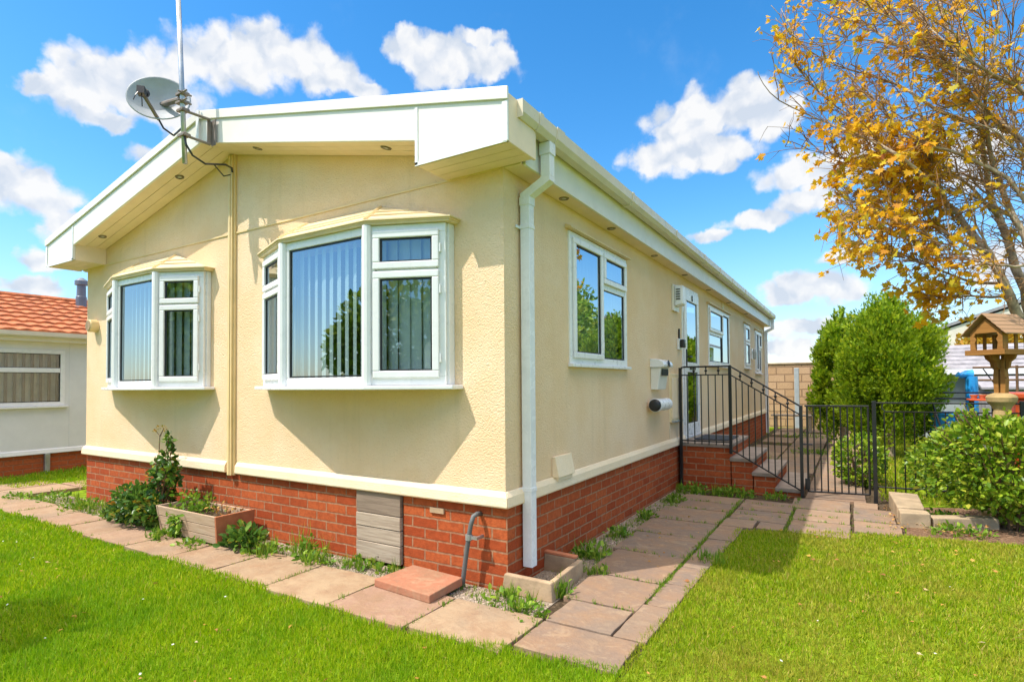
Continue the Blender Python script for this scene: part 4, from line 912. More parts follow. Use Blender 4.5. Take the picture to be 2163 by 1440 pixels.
# ================================================================== VEGETATION HELPERS
RS = np.random.default_rng(7)
def unitv(n): v = RS.normal(size=(n, 3)); return v/np.linalg.norm(v, axis=1, keepdims=True)
def lumpy(dirs, seed, k=9, amp=.28, width=5.0):
    r = np.random.default_rng(seed); c = r.normal(size=(k, 3)); c /= np.linalg.norm(c, axis=1, keepdims=True); a = r.uniform(.4, 1, k)*amp
    return 1-amp*.35+np.max(np.exp(width*(dirs@c.T-1))*a[None, :], axis=1)
def cloud_points(n, centre, radii, seed, inner=.62, amp=.3, k=11, width=7.0, zcut=-2):
    d = unitv(n); s = lumpy(d, seed, k, amp, width); rr = s*(inner+(1-inner)*RS.random(n)**.55)
    p = np.array(centre)+d*rr[:, None]*np.array(radii); return p[p[:, 2] > zcut], d[p[:, 2] > zcut]
def leaves(name, mat, parent, pts, dirs, size, T=LEAF_T, F=LEAF_F, up=.4, jit=.8, sizevar=.35, nrm_up=.6):
    n = len(pts); y = dirs+RS.normal(size=(n, 3))*jit+np.array([0, 0, up]); nr = RS.normal(size=(n, 3))*.7+np.array([0, 0, nrm_up])+dirs*.5
    s = size*(1+RS.uniform(-sizevar, sizevar, n)); return np_mesh(name, place(T, pts, y, nr, s), None, F, [mat], parent)
def stems(name, mat, parent, paths, r0=.008, r1=.002):
    m = MB()
    for p in paths: m.tube(p, r0, 5, r1)
    return m.build(name, mat, parent)

# conifers beside the path
def conifer(label, x, y, h, rx, ry, n, seed, lean=0.0, base=.05, fs=.085):
    t = thing('conifer', label, 'conifer', (x, y, 0), 'conifers beside the path')
    MB().tube([(x, y, -.05), (x+.02, y, h*.5), (x+lean, y, h*.9)], .06, 8, .015).build('trunk', 'bark', t)
    r = np.random.default_rng(seed); P = []; D = []
    # plumes: upright flame-shaped tufts packed over an egg-shaped core
    k = int(46+n/700); d = unitv(k*3); d = d[d[:, 2] > -.75][:k]
    for i in range(len(d)):
        c = np.array([x+lean*.5, y, base+h*.46])+d[i]*np.array([rx*.78, ry*.78, h*.42])*lumpy(d[i:i+1], seed, 8, .22, 6)[0]
        sz = r.uniform(.11, .30)*rx; m_ = int(n/len(d)); q = unitv(m_)*(r.random((m_, 1))**.45)
        ax = d[i]*.55+np.array([0, 0, .9]); ax /= np.linalg.norm(ax)
        al = (q@ax)[:, None]; q = q+ax*al*1.1
        P.append(c+q*sz*np.array([1, 1, 1.15])); D.append(q*.6+ax)
    P = np.vstack(P); D = np.vstack(D); ok = P[:, 2] > .03; P = P[ok]; D = D[ok]
    # a few wisps rising above the outline
    for i in range(34):
        a = r.uniform(0, 6.28); rr_ = r.uniform(.1, 1.0); b0 = np.array([x+math.cos(a)*rx*.6*rr_, y+math.sin(a)*ry*.6*rr_, base+h*(.95-.25*rr_)]); m_ = 26
        tt = r.random((m_, 1)); P = np.vstack([P, b0+tt*np.array([r.uniform(-.12, .12), r.uniform(-.1, .1), r.uniform(.12, .30)])+r.normal(size=(m_, 3))*.014]); D = np.vstack([D, np.tile([0, 0, 1.0], (m_, 1))])
    leaves('crown', 'conifer_spray', t, P, D, fs, FROND_T, FROND_F, up=.35, jit=.62, nrm_up=.3)
    return t
conifer('large bright green conifer bush filling the space behind the iron fence', 2.44, 8.4, 2.78, .80, .78, 34000, 3, fs=.070)
conifer('paler feathery conifer standing left of the big green bush', 1.72, 9.9, 2.62, .55, .6, 13000, 11, fs=.10)
conifer('half hidden conifer behind the big green bush along the path', 2.6, 12.4, 3.0, .85, .9, 9000, 21, fs=.13)
conifer('furthest conifer of the row close to the block wall', 2.3, 14.2, 2.5, .6, .6, 6000, 31, fs=.12)
# low suckers at the foot of the hedge
def shrub(name, label, cat, c, rad, n, mat, size, seed, zmin=.02, group=None, amp=.3, nstem=14, shoots=0):
    t = thing(name, label, cat, (c[0], c[1], 0), group)
    p, d = cloud_points(n, c, rad, seed, .45, amp, 16, 9, zmin)
    leaves('foliage', mat, t, p, d, size, up=.25, jit=.7)
    r = np.random.default_rng(seed); paths = []
    for i in range(nstem):
        a = r.uniform(0, 6.28); e = np.array([c[0]+math.cos(a)*rad[0]*.7*r.uniform(.2, 1), c[1]+math.sin(a)*rad[1]*.7*r.uniform(.2, 1), c[2]+rad[2]*r.uniform(.1, .7)])
        b0 = np.array([c[0]+math.cos(a)*.06, c[1]+math.sin(a)*.06, -.02]); paths.append([tuple(b0), tuple(b0*.45+e*.55+np.array([0, 0, .06])), tuple(e)])
    if shoots:
        Q = []; Dq = []
        for i in range(shoots):
            dv = unitv(1)[0]; dv[2] = abs(dv[2])*.8+.15; dv /= np.linalg.norm(dv); s0 = np.array(c)+dv*np.array(rad)*.8; ln = r.uniform(.10, .24); e = s0+(dv*.75+np.array([0, 0, .35]))*ln
            paths.append([tuple(s0-dv*.15), tuple((s0+e)/2+r.normal(size=3)*.01), tuple(e)])
            for f in np.linspace(.1, 1, 13): Q.append(s0+(e-s0)*f+r.normal(size=3)*.012); Dq.append(dv*.4+r.normal(size=3)*.7)
        leaves('shoot_foliage', mat, t, np.array(Q), np.array(Dq), size*.85, up=.1, jit=.3)
    stems('stem', 'brown_stem', t, paths, .009, .003)
    return t
shrub('garden_shrub', 'leafy green shrub spilling over the planting bed by the edging stones', 'shrub', (3.08, 3.52, .58), (.60, .44, .47), 7000, 'shrub_leaf', .050, 5, amp=.55, shoots=46)
shrub('garden_shrub', 'small green bush at the foot of the conifer beside the gate', 'shrub', (1.95, 5.25, .32), (.30, .35, .33), 1500, 'shrub_leaf', .055, 8)
shrub('garden_shrub', 'yellowish low bush behind the iron fence bars', 'shrub', (2.75, 5.0, .28), (.42, .35, .30), 1300, 'shrub_leaf', .055, 9)
shrub('autumn_bush', 'orange autumn bush beyond the grey shed roof', 'bush', (5.0, 15.6, 1.95), (.95, .8, .62), 2600, 'orange_leaf', .13, 17, amp=.4)

# rose left of the planter
rose = thing('rose_bush', 'dark leaved rose bush sprawling at the left end of the planter', 'rose bush', (-3.75, -.28, 0))
P = []; D = []; paths = []
rr = np.random.default_rng(12)
for (cx, cy, cz, sx, sz, k) in [(-3.85, -.32, .20, .32, .19, 900), (-4.15, -.36, .12, .16, .11, 240), (-3.62, -.24, .45, .17, .18, 330), (-3.55, -.24, .62, .075, .13, 90), (-4.05, -.32, .20, .20, .16, 260), (-3.56, -.36, .14, .16, .12, 220), (-3.53, -.25, .80, .045, .08, 40), (-3.45, -.3, .5, .06, .07, 26)]:
    d = unitv(k); q = np.array([cx, cy, cz])+d*np.array([sx, sx*.75, sz])*(rr.random((k, 1))**.5)
    P.append(q); D.append(d)
    for i in range(4):
        e = np.array([cx, cy, cz])+rr.normal(size=3)*np.array([sx, sx*.6, sz])*.5; b0 = np.array([-3.68+rr.uniform(-.1, .1), -.24, -.02]); paths.append([tuple(b0), tuple((b0+e)/2+rr.normal(size=3)*.03), tuple(e)])
paths.append([(-3.62, -.22, 0), (-3.6, -.22, .45), (-3.53, -.25, .86)]); paths.append([(-3.75, -.2, .2), (-3.84, -.18, .6), (-3.86, -.16, .82), (-3.92, -.17, .88)]); paths.append([(-3.86, -.16, .82), (-3.79, -.16, .90)])
P = np.vstack(P); D = np.vstack(D); ok = (P[:, 2] > .02) & (P[:, 1] < -.02); leaves('foliage', 'rose_leaf', rose, P[ok], D[ok], .056, up=.2, jit=.8)
stems('stem', 'brown_stem', rose, paths, .006, .0025)
k = 34; q = np.vstack([np.tile([-3.92, -.17, .885], (k//2, 1)), np.tile([-3.79, -.16, .905], (k//2, 1))])+rr.normal(size=(k, 3))*.016; leaves('seed_head', 'orange_leaf', rose, q, unitv(k), .02)
strw = thing('strawberry_plant', 'low dark green leafy plant at the right end of the wooden planter', 'plant', (-2.30, -.30, 0))
k = 260; d = unitv(k); d[:, 2] = np.abs(d[:, 2]); q = np.array([-2.30, -.30, .03])+d*np.array([.21, .15, .15])*(.4+.6*rr.random((k, 1)))
leaves('foliage', 'rose_leaf', strw, q, d, .060, up=.0, jit=.6); stems('stem', 'green_stem', strw, [[(-2.3+rr.uniform(-.03, .03), -.30, 0), (-2.3+dx*.6, -.30+dy*.6, .12), (-2.3+dx, -.30+dy, .12)] for dx, dy in [(rr.uniform(-.18, .18), rr.uniform(-.12, .12)) for _ in range(12)]], .003, .0015)
# wooden planter
pl = thing('planter_box', 'weathered wooden trough planter standing against the brick base', 'planter', (-2.95, -.21, 0))
X0, X1, Y0, Y1 = -3.40, -2.53, -.375, -.06
for i, (a, b) in enumerate([(.015, .075), (.079, .158), (.162, .245)]):
    f0, f1 = .028*a/.245, .028*b/.245
    m = MB(); m.hexa([(X0-f0+.022, Y0-f0, a), (X1+f0-.022, Y0-f0, a), (X1+f0-.022, Y0-f0+.02, a), (X0-f0+.022, Y0-f0+.02, a), (X0-f1+.022, Y0-f1, b), (X1+f1-.022, Y0-f1, b), (X1+f1-.022, Y0-f1+.02, b), (X0-f1+.022, Y0-f1+.02, b)])
    m.build('front_board', 'planter_wood', pl, bevel=.003)
MB().hexa([(X0+.022, Y1-.02, .015), (X1-.022, Y1-.02, .015), (X1-.022, Y1, .015), (X0+.022, Y1, .015), (X0+.0, Y1-.02, .24), (X1-.0, Y1-.02, .24), (X1-.0, Y1, .24), (X0+.0, Y1, .24)]).build('back_board', 'planter_wood', pl, bevel=.003)
for xx, s_ in ((X0, -1), (X1, 1)):
    f = .028*s_
    q = [(xx-(.0 if s_ < 0 else .02), Y0-.002, .015), (xx+(.02 if s_ < 0 else 0), Y0-.002, .015), (xx+(.02 if s_ < 0 else 0), Y1+.002, .015), (xx-(.0 if s_ < 0 else .02), Y1+.002, .015)]
    MB().hexa(q+[(a+f, b+(-.03 if b < -.2 else 0), .248) for a, b, c in q]).build('end_board', 'terracotta' if s_ > 0 else 'planter_wood', pl, bevel=.003)
MB().box(X0+.024, X1-.024, Y0+.025, Y1-.024, .03, .185).build('compost', 'dark_soil', pl)
def tuft_leaves(name, mat, parent, centres, hgt, n_each, spread, width=.012, lean=.6):
    pos = []; ydir = []; sc = []
    for (cx, cy, cz), h in zip(centres, hgt):
        k = n_each; a = RS.uniform(0, 6.28, k); r_ = RS.random(k)**.6*spread
        pos.append(np.stack([cx+np.cos(a)*r_*.6, cy+np.sin(a)*r_*.6, np.full(k, cz)], 1)); ydir.append(np.stack([np.cos(a)*lean*RS.random(k), np.sin(a)*lean*RS.random(k), np.ones(k)], 1))
        s = h*RS.uniform(.45, 1.1, k); sc.append(np.stack([np.full(k, width)*RS.uniform(.6, 1.3, k), s, s], 1))
    pos = np.vstack(pos); y = np.vstack(ydir); nr = np.stack([y[:, 0], y[:, 1], np.full(len(y), -.2)], 1)*-1+RS.normal(size=(len(y), 3))*.25
    return np_mesh(name, place(BLADE_T, pos, y, nr, np.vstack(sc)), None, BLADE_F, [mat], parent)
pf = thing('trough_plant', 'mixed green weeds and dry stalks growing in the planter', 'plant', (-2.95, -.2, .185))
k = 240; q = np.stack([np.clip(RS.normal(-3.15, .12, k), -3.35, -2.65), RS.uniform(-.33, -.1, k), .185+RS.random(k)**1.5*.17], 1); leaves('foliage', 'weed_leaf', pf, q, unitv(k), .042, up=.3)
k = 130; q = np.stack([RS.normal(-3.10, .05, k), RS.uniform(-.43, -.37, k), RS.uniform(.03, .22, k)], 1); leaves('hanging_foliage', 'weed_leaf', pf, q, np.tile([0, -.4, -.8], (k, 1)), .045, up=-.2)
k = 60; q = np.stack([RS.uniform(-2.85, -2.6, k), RS.uniform(-.3, -.1, k), .185+RS.random(k)*.12], 1); leaves('dry_foliage', 'dead_leaf', pf, q, unitv(k), .03, up=.2)
stems('stalk', 'brown_stem', pf, [[(x_, -.2, .17), (x_+RS.uniform(-.03, .03), -.2, .3), (x_+RS.uniform(-.06, .06), -.2+RS.uniform(-.05, .05), .40)] for x_ in (-2.98, -2.90, -2.82, -2.74, -2.68)], .0025, .0012)

# weeds: each clump a plant of its own
def weed(label, x, y, r, h, n, seed, broad=.5):
    t = thing('weed_clump', label, 'weeds', (x, y, 0), 'weed clumps along the home')
    nb = int(n*broad); d = unitv(max(4, nb)); d[:, 2] = np.abs(d[:, 2])*.8; q = np.array([x, y, .0])+d*np.array([r, r*.7, h])*(.35+.65*RS.random((len(d), 1)))
    leaves('foliage', 'weed_leaf', t, q, d, .040, up=.5, jit=.7)
    c = [(x+RS.uniform(-r, r)*.8, y+RS.uniform(-r, r)*.55, -.01) for _ in range(max(3, int(n*(1-broad)/9)))]
    tuft_leaves('grass_foliage', 'weed_leaf', t, c, [h*RS.uniform(.6, 1.3) for _ in c], 9, .05, .008)
WE = [('bushy weeds just left of the rose bush on the gravel', -4.45, -.25, .28, .13, 260, .7), ('spreading weeds at the far left corner of the brick base', -5.15, -.28, .30, .13, 260, .6), ('weeds left of the home beside the far lawn', -6.05, -.22, .30, .13, 240, .6), ('low weeds on the path edge beyond the left corner', -6.5, -.42, .22, .09, 140, .5),
      ('bright weeds in front of the left end of the planter', -3.15, -.48, .14, .14, 150, .7), ('creeping weeds under the front board of the planter', -2.75, -.46, .18, .05, 90, .8),
      ('grassy weeds between the planter and the slabs', -2.02, -.30, .20, .14, 210, .35), ('taller grassy weeds against the brick midway along the front', -1.72, -.16, .17, .18, 190, .35), ('weeds on the gravel left of the grey plank panel', -1.48, -.27, .15, .11, 150, .4),
      ('small weeds at the foot of the grey plank panel', -1.18, -.12, .13, .10, 110, .4), ('weed tuft between the plank panel and the red slab', -.93, -.14, .10, .11, 80, .35),
      ('bright weeds below the concrete gully surround', .12, -.16, .20, .08, 190, .3), ('weed tuft at the front corner of the gully surround', .36, .10, .09, .13, 90, .15), ('weeds on the slab corner below the downpipe', .30, -.24, .16, .06, 120, .4),
      ('dark weeds behind the gully surround in the shade', .18, .92, .15, .12, 190, .4), ('shaded grass tuft right of the gully surround', .40, .55, .08, .10, 80, .1),
      ('shaded weeds along the long brick wall', .16, 1.55, .12, .08, 110, .4), ('shaded weeds further along the long wall', .17, 2.3, .12, .08, 110, .4), ('shaded weeds near the railing post along the wall', .2, 3.2, .12, .08, 110, .4),
      ('dark weeds in the corner at the foot of the railing post', .25, 3.80, .22, .12, 300, .5), ('dark weeds spreading below the brick steps', .70, 3.82, .26, .12, 340, .5), ('weeds at the lowest step beside the gate', 1.15, 3.88, .14, .08, 120, .5),
      ('grass tuft overgrowing the shaded side path', .98, 1.22, .13, .09, 180, .05), ('weeds on the path beyond the gate beside the wall', .55, 6.6, .4, .14, 260, .3), ('weeds in the middle of the path beyond the gate', 1.2, 8.4, .35, .12, 240, .3), ('weeds far along the path near the block wall', .9, 11.6, .5, .12, 260, .3),
      ('low weeds in front of the low edging stone', 2.65, 3.08, .25, .07, 200, .6), ('weeds among fallen leaves behind the edging stones', 2.62, 3.62, .2, .08, 150, .6)]
for i, (lb, x, y, r_, h, n, b_) in enumerate(WE): weed(lb, x, y, r_, h, n, 50+i, b_)
# grass in the slab joints: one mass of short blades
cc = []
xs = .42
while xs > -8:
    for k in range(26):
        if rng.random() < .6: cc.append((xs+rng.uniform(-.012, .012), rng.uniform(-.78, -.30), .0))
    xs -= .60
for yj in (.07, .57, 1.17, 1.75, 2.31, 2.87, 3.27):
    for k in range(34):
        if rng.random() < .6: cc.append((rng.uniform(.25, .85), yj+rng.uniform(-.012, .012), .0))
for k in range(260): cc.append((.834+rng.uniform(-.010, .010), rng.uniform(.2, 3.6), .0))
for k in range(80): cc.append((1.37+rng.uniform(-.012, .012), rng.uniform(2.3, 4.0), .0))
for yj in (2.63, 3.09, 2.87, 3.41):
    for k in range(40): cc.append((rng.uniform(.86, 2.2), yj+rng.uniform(-.012, .012), .0))
for k in range(1000): cc.append((rng.uniform(-6, .3), rng.uniform(-.36, -.03), -.016))
for k in range(520): cc.append((rng.uniform(.04, .28), rng.uniform(.5, 4.0), -.016))
for k in range(900):
    cc.append((rng.uniform(.1, 2.0), rng.uniform(5.6, 14), -.01))
tag(tuft_leaves('joint_grass', 'weed_leaf', None, cc, [rng.uniform(.012, .046) for _ in cc], 6, .03, .005), kind='stuff')
# gravel pebbles in the strips along the wall
N = 2600; px_ = RS.uniform(-1.8, .30, N); py_ = RS.uniform(-.33, -.02, N); M_ = 1500
px_ = np.concatenate([px_, RS.uniform(.02, .26, M_)]); py_ = np.concatenate([py_, RS.uniform(.3, 4.0, M_)]); n = len(px_)
OCT = np.array([(1, 0, 0), (0, 1, 0), (-1, 0, 0), (0, -1, 0), (0, 0, .8), (.55, .55, .5), (-.6, .5, .45), (-.5, -.55, .5), (.5, -.6, .45)], float)
OF = [(0, 5, 8), (0, 1, 5), (1, 6, 5), (1, 2, 6), (2, 7, 6), (2, 3, 7), (3, 8, 7), (3, 0, 8), (5, 6, 4), (6, 7, 4), (7, 8, 4), (8, 5, 4)]
sz = .0045+.011*RS.random(n)**2.2
tag(np_mesh('gravel', place(OCT, np.stack([px_, py_, np.full(n, -.017)], 1), RS.normal(size=(n, 3))*np.array([1, 1, .15]), np.tile([0, 0, 1.0], (n, 1))+RS.normal(size=(n, 3))*.2, sz[:, None]*RS.uniform(.6, 1.3, (n, 3))), None, OF, ['pebble']), kind='stuff')

# ---------------------------------------------------------------- lawn blades
LAWN_R = [(.96, -.62), (.95, .1), (.955, .7), (1.0, 1.1), (1.0, 2.22), (1.5, 2.42), (2.2, 2.72), (2.9, 2.80), (3.6, 3.0), (5.6, 3.4), (7, 3.6), (7, -4.2), (.95, -4.2)]
def inpoly(px, py, poly):
    c = np.zeros(len(px), bool); n = len(poly)
    for i in range(n):
        x1, y1 = poly[i]; x2, y2 = poly[(i+1) % n]
        c ^= ((y1 > py) != (y2 > py)) & (px < (x2-x1)*(py-y1)/(y2-y1+1e-12)+x1)
    return c
CX, CY = 1.8954, -3.0218
def sample_lawn(n, x0, x1, y0, y1, poly=None, edge=None):
    px = RS.uniform(x0, x1, n); py = RS.uniform(y0, y1, n); ok = np.ones(n, bool)
    if poly is not None: ok &= inpoly(px, py, poly)
    if edge is not None: ok &= edge(px, py)
    d = np.hypot(px-CX, py-CY); dep = -(px-CX)*math.sin(FWD_YAW)+(py-CY)*math.cos(FWD_YAW); l_ = (px-CX)*math.cos(FWD_YAW)+(py-CY)*math.sin(FWD_YAW)
    ok &= (dep > .8) & (np.abs(l_) < dep*1.3+.9)
    ok &= RS.random(n) < np.clip((2.9/np.maximum(d, .5))**1.15, .05, 1)
    return px[ok], py[ok], d[ok]
def grass(name, px, py, d, mat, h0, h1, seed):
    n = len(px); nz = np.sin(px*2.1+1.3*np.sin(py*1.7))*np.sin(py*2.6+px*.9)*.5+.5
    hh = (h0+(h1-h0)*RS.random(n))*(.72+.5*nz)*np.clip(1+.02*(d-3), 1, 1.25); wd = .0042*np.clip(d/2.6, .8, 3.2)*RS.uniform(.7, 1.3, n)
    a = RS.uniform(0, 6.28, n); ln = RS.random(n)*1.7; y = np.stack([np.cos(a)*ln, np.sin(a)*ln, np.ones(n)], 1); nr = np.stack([np.cos(a+RS.normal(size=n)*.5), np.sin(a+RS.normal(size=n)*.5), np.full(n, .15)], 1)
    V = place(BLADE_T, np.stack([px, py, np.full(n, -.006)], 1), y, -nr, np.stack([wd, hh, hh], 1))
    return tag(np_mesh(name, V, None, BLADE_F, [mat]), kind='stuff')
wob = lambda px: .018*np.sin(px*7.0)+.014*np.sin(px*17.3+1)+.022*np.sin(px*2.3)
px, py, d = sample_lawn(600000, -9, .985, -3.6, -.50, None, lambda a, b: b < -.765+wob(a)+np.clip(a-.05, 0, 2)*.20)
grass('lawn_grass', px, py, d, 'grass_blade', .024, .052, 1)
px, py, d = sample_lawn(600000, .93, 6.5, -3.6, 3.5, LAWN_R, lambda a, b: (a > .972+wob(b)*.8))
grass('dry_lawn_grass', px, py, d, 'dry_grass_blade', .018, .042, 2)
px, py, d = sample_lawn(90000, -8.7, -6.0, -.2, 6, None, lambda a, b: (b > .30+wob(a)) | ((a < -7.3) & (b > -.33)))
grass('far_lawn_grass', px, py, d, 'grass_blade', .03, .06, 3)
px = RS.uniform(2.15, 5.5, 26000); py = RS.uniform(4.3, 12, 26000)
grass('back_lawn_grass', px, py, np.hypot(px-CX, py-CY), 'dry_grass_blade', .04, .09, 4)
# fallen leaves and a few daisies on the lawn
n = 330; lx = RS.uniform(1.1, 5.2, n); ly = RS.uniform(-2.4, 2.6, n); ok = inpoly(lx, ly, LAWN_R); lx, ly = lx[ok], ly[ok]
ex = RS.uniform(2.15, 2.9, 170); ey = RS.uniform(2.9, 4.0, 170); f1 = RS.uniform(-7, .8, 60); f2 = RS.uniform(-2.4, -.9, 60)
lx = np.concatenate([lx, ex, f1, RS.uniform(.3, 1, 20)]); ly = np.concatenate([ly, ey, f2, RS.uniform(.5, 2.6, 20)]); n = len(lx)
lz = np.full(n, .026); lz[-20:] = .016
nr = np.tile([0, 0, 1.0], (n, 1))+RS.normal(size=(n, 3))*.45
tag(np_mesh('fallen_leaves', place(MAPLE_T*np.array([.55, 1, 1.5]), np.stack([lx, ly, lz], 1), RS.normal(size=(n, 3))*np.array([1, 1, .2]), nr, RS.uniform(.016, .044, n)), None, MAPLE_F, ['dead_leaf']), kind='stuff')
n = 46; q = np.stack([np.concatenate([RS.uniform(-5, .6, 30), RS.uniform(1.5, 4, 16)]), np.concatenate([RS.uniform(-2.3, -1.0, 30), RS.uniform(-1.5, 2, 16)]), np.full(n, .034)], 1)
PT = np.array([(math.cos(a)*(1 if i % 2 else .5), math.sin(a)*(1 if i % 2 else .5), .1) for i, a in enumerate(np.linspace(0, 2*math.pi, 12, endpoint=False))]+[(0, 0, .25)])
tag(np_mesh('daisies', place(PT, q, RS.normal(size=(n, 3))*np.array([1, 1, .1]), np.tile([0, 0, 1.0], (n, 1))+RS.normal(size=(n, 3))*.3, RS.uniform(.006, .010, n)), None, [(i, (i+1) % 12, 12) for i in range(12)], ['petal_white']), kind='stuff')

# ================================================================== MAPLE AT THE RIGHT
STEMS = [
 [(3.39,4.50,1.84),(3.22,4.33,2.27),(3.10,4.34,2.59),(2.90,4.71,3.14),(2.76,4.61,3.38),(2.64,4.26,3.76),(2.55,4.45,4.35),(2.46,4.75,5.03)],
 [(3.57,4.90,1.86),(3.43,4.65,2.22),(3.31,4.97,3.09),(3.25,5.13,3.51),(3.15,4.77,4.02),(3.10,4.70,4.65),(3.05,5.08,5.56)],
 [(3.49,4.30,2.23),(3.35,4.20,2.72),(3.24,4.54,3.38),(3.11,4.34,3.98),(3.15,4.05,4.56),(3.29,4.33,5.43)],
 [(3.57,4.10,3.09),(3.38,4.24,3.64),(3.17,4.29,3.97),(2.80,3.91,4.36),(2.53,3.96,5.11),(2.38,4.32,5.79)],
 [(3.54,3.90,3.69),(3.38,4.15,4.08),(3.06,3.86,4.27),(2.73,3.66,4.53),(2.48,4.00,5.17)],
 [(3.56,4.40,4.08),(3.35,4.53,4.39),(2.75,4.17,4.58),(2.23,4.33,5.14),(1.89,4.65,5.77),(1.70,4.41,6.00)],
 [(3.36,4.20,3.07),(2.99,4.09,3.48),(2.60,3.99,3.70),(2.18,4.36,4.12),(1.77,4.37,4.50),(1.46,4.00,4.81),(1.22,4.08,5.43)],
 [(2.69,4.00,3.21),(2.35,3.75,3.55),(1.95,4.00,3.99),(1.49,4.25,4.42),(1.15,3.94,4.62),(1.05,3.77,4.82)],
 [(2.88,4.60,3.11),(2.59,4.44,3.22),(2.32,4.81,3.65),(1.95,4.71,3.89),(1.78,4.36,3.92)],
 [(3.10,4.30,2.58),(2.82,4.37,2.81),(2.51,4.53,3.10),(2.15,4.17,3.17),(1.93,4.11,3.04)],
 [(3.23,4.40,2.27),(2.96,4.64,2.39),(2.62,4.43,2.54),(2.27,4.15,2.69),(2.02,4.43,2.83)],
 [(3.28,4.50,2.16),(3.08,4.69,2.20),(2.80,4.31,2.18),(2.66,4.36,2.15)],
 [(3.28,4.80,3.05),(2.92,4.76,3.57),(2.57,4.56,3.68),(2.18,4.90,3.59),(1.89,5.01,3.50)],
 [(3.33,4.10,2.40),(3.07,3.87,2.39),(2.81,4.03,2.55),(2.53,4.35,2.85)],
 [(3.12,4.60,3.96),(2.73,4.39,4.20),(2.43,4.76,4.72),(1.97,4.77,5.02),(1.49,4.39,5.27),(1.24,4.49,5.88)],
 [(3.13,4.90,4.74),(2.89,4.90,5.30),(2.85,5.15,6.02)],
 [(3.47,4.70,3.53),(3.41,4.91,4.40),(3.44,4.80,5.11)],
]
mp = thing('maple_tree', 'multi stemmed autumn tree with orange and yellow lobed leaves', 'tree', (4.2, 4.6, 0))
R4 = np.random.default_rng(44)
tm = MB(); rads = [.052, .058, .046, .034, .030, .034, .022, .016, .016, .016, .015, .015, .016, .013, .018, .026, .022]
base = Vector((4.25, 4.65, -.05)); LP = []; LD = []; twigs = []
segs = []
for i, s in enumerate(STEMS):
    p = [Vector(q) for q in s]; r0 = rads[i]
    if i in (0, 1, 2, 3, 4, 5, 6, 16):
        p = [base+Vector((R4.uniform(-.05, .05), R4.uniform(-.05, .05), 0)), base.lerp(p[0], .55)+Vector((.05, 0, .05))]+p
    # smooth the path
    q = [p[0]]
    for k in range(len(p)-1):
        a, b = p[k], p[k+1]; pa = p[max(0, k-1)]; pb = p[min(len(p)-1, k+2)]
        for t_ in (.33, .66, 1.0):
            t2, t3 = t_*t_, t_**3
            q.append(.5*((2*a)+(b-pa)*t_+(2*pa-5*a+4*b-pb)*t2+(3*a-pa-3*b+pb)*t3)+Vector(R4.normal(size=3))*.006)
    rr_ = [max(.004, r0*(1.15-1.05*k/(len(q)-1))) for k in range(len(q))]
    tm.tube(q, rr_, 7); segs.append((q, rr_))
# secondary limbs growing from the main stems
for si in range(len(segs)):
    q, rr_ = segs[si]; n = len(q)
    for c in range(4 if si < 8 else 2):
        k = int(R4.uniform(.30, .95)*(n-1)); k = min(k, n-2); o = q[k]
        if o.z < 2.1 or o.x > 3.7: continue
        d = (q[k+1]-q[k]).normalized(); dd = (d*.6+Vector((-.45, 0, .25))+Vector(R4.normal(size=3))*.40).normalized(); ln = R4.uniform(.55, 1.15); pts = [o]; cur = o
        for s_ in range(7):
            dd = (dd+Vector(R4.normal(size=3))*.13).normalized(); cur = cur+dd*ln/7; pts.append(cur)
        if not (pts[-1].x > (1.2 if pts[-1].z > 4.0 else 1.8 if pts[-1].z > 2.5 else 2.4)): continue
        r_ = [max(.0035, min(rr_[k]*.7, .013)*(1-.8*j/7)) for j in range(8)]
        tm.tube(pts, r_, 6); segs.append((pts, r_))
def keep(e): return e.x > (1.15 if e.z > 4.0 else 1.72 if e.z > 2.5 else 2.3)
def leafiness(p):
    # dense lower left cluster and the top, thin between the bare stems at the lower right
    f = .34
    if p.x < 2.75 and 2.5 < p.z < 4.0: f = .62
    if p.z > 4.0: f = .36
    if p.x > 2.95 and p.z >= 3.7: f = .24
    if p.x > 2.95 and p.z < 3.7: f = .06
    if 2.2 < p.x < 3.1 and p.z < 2.35: f = .95
    return f
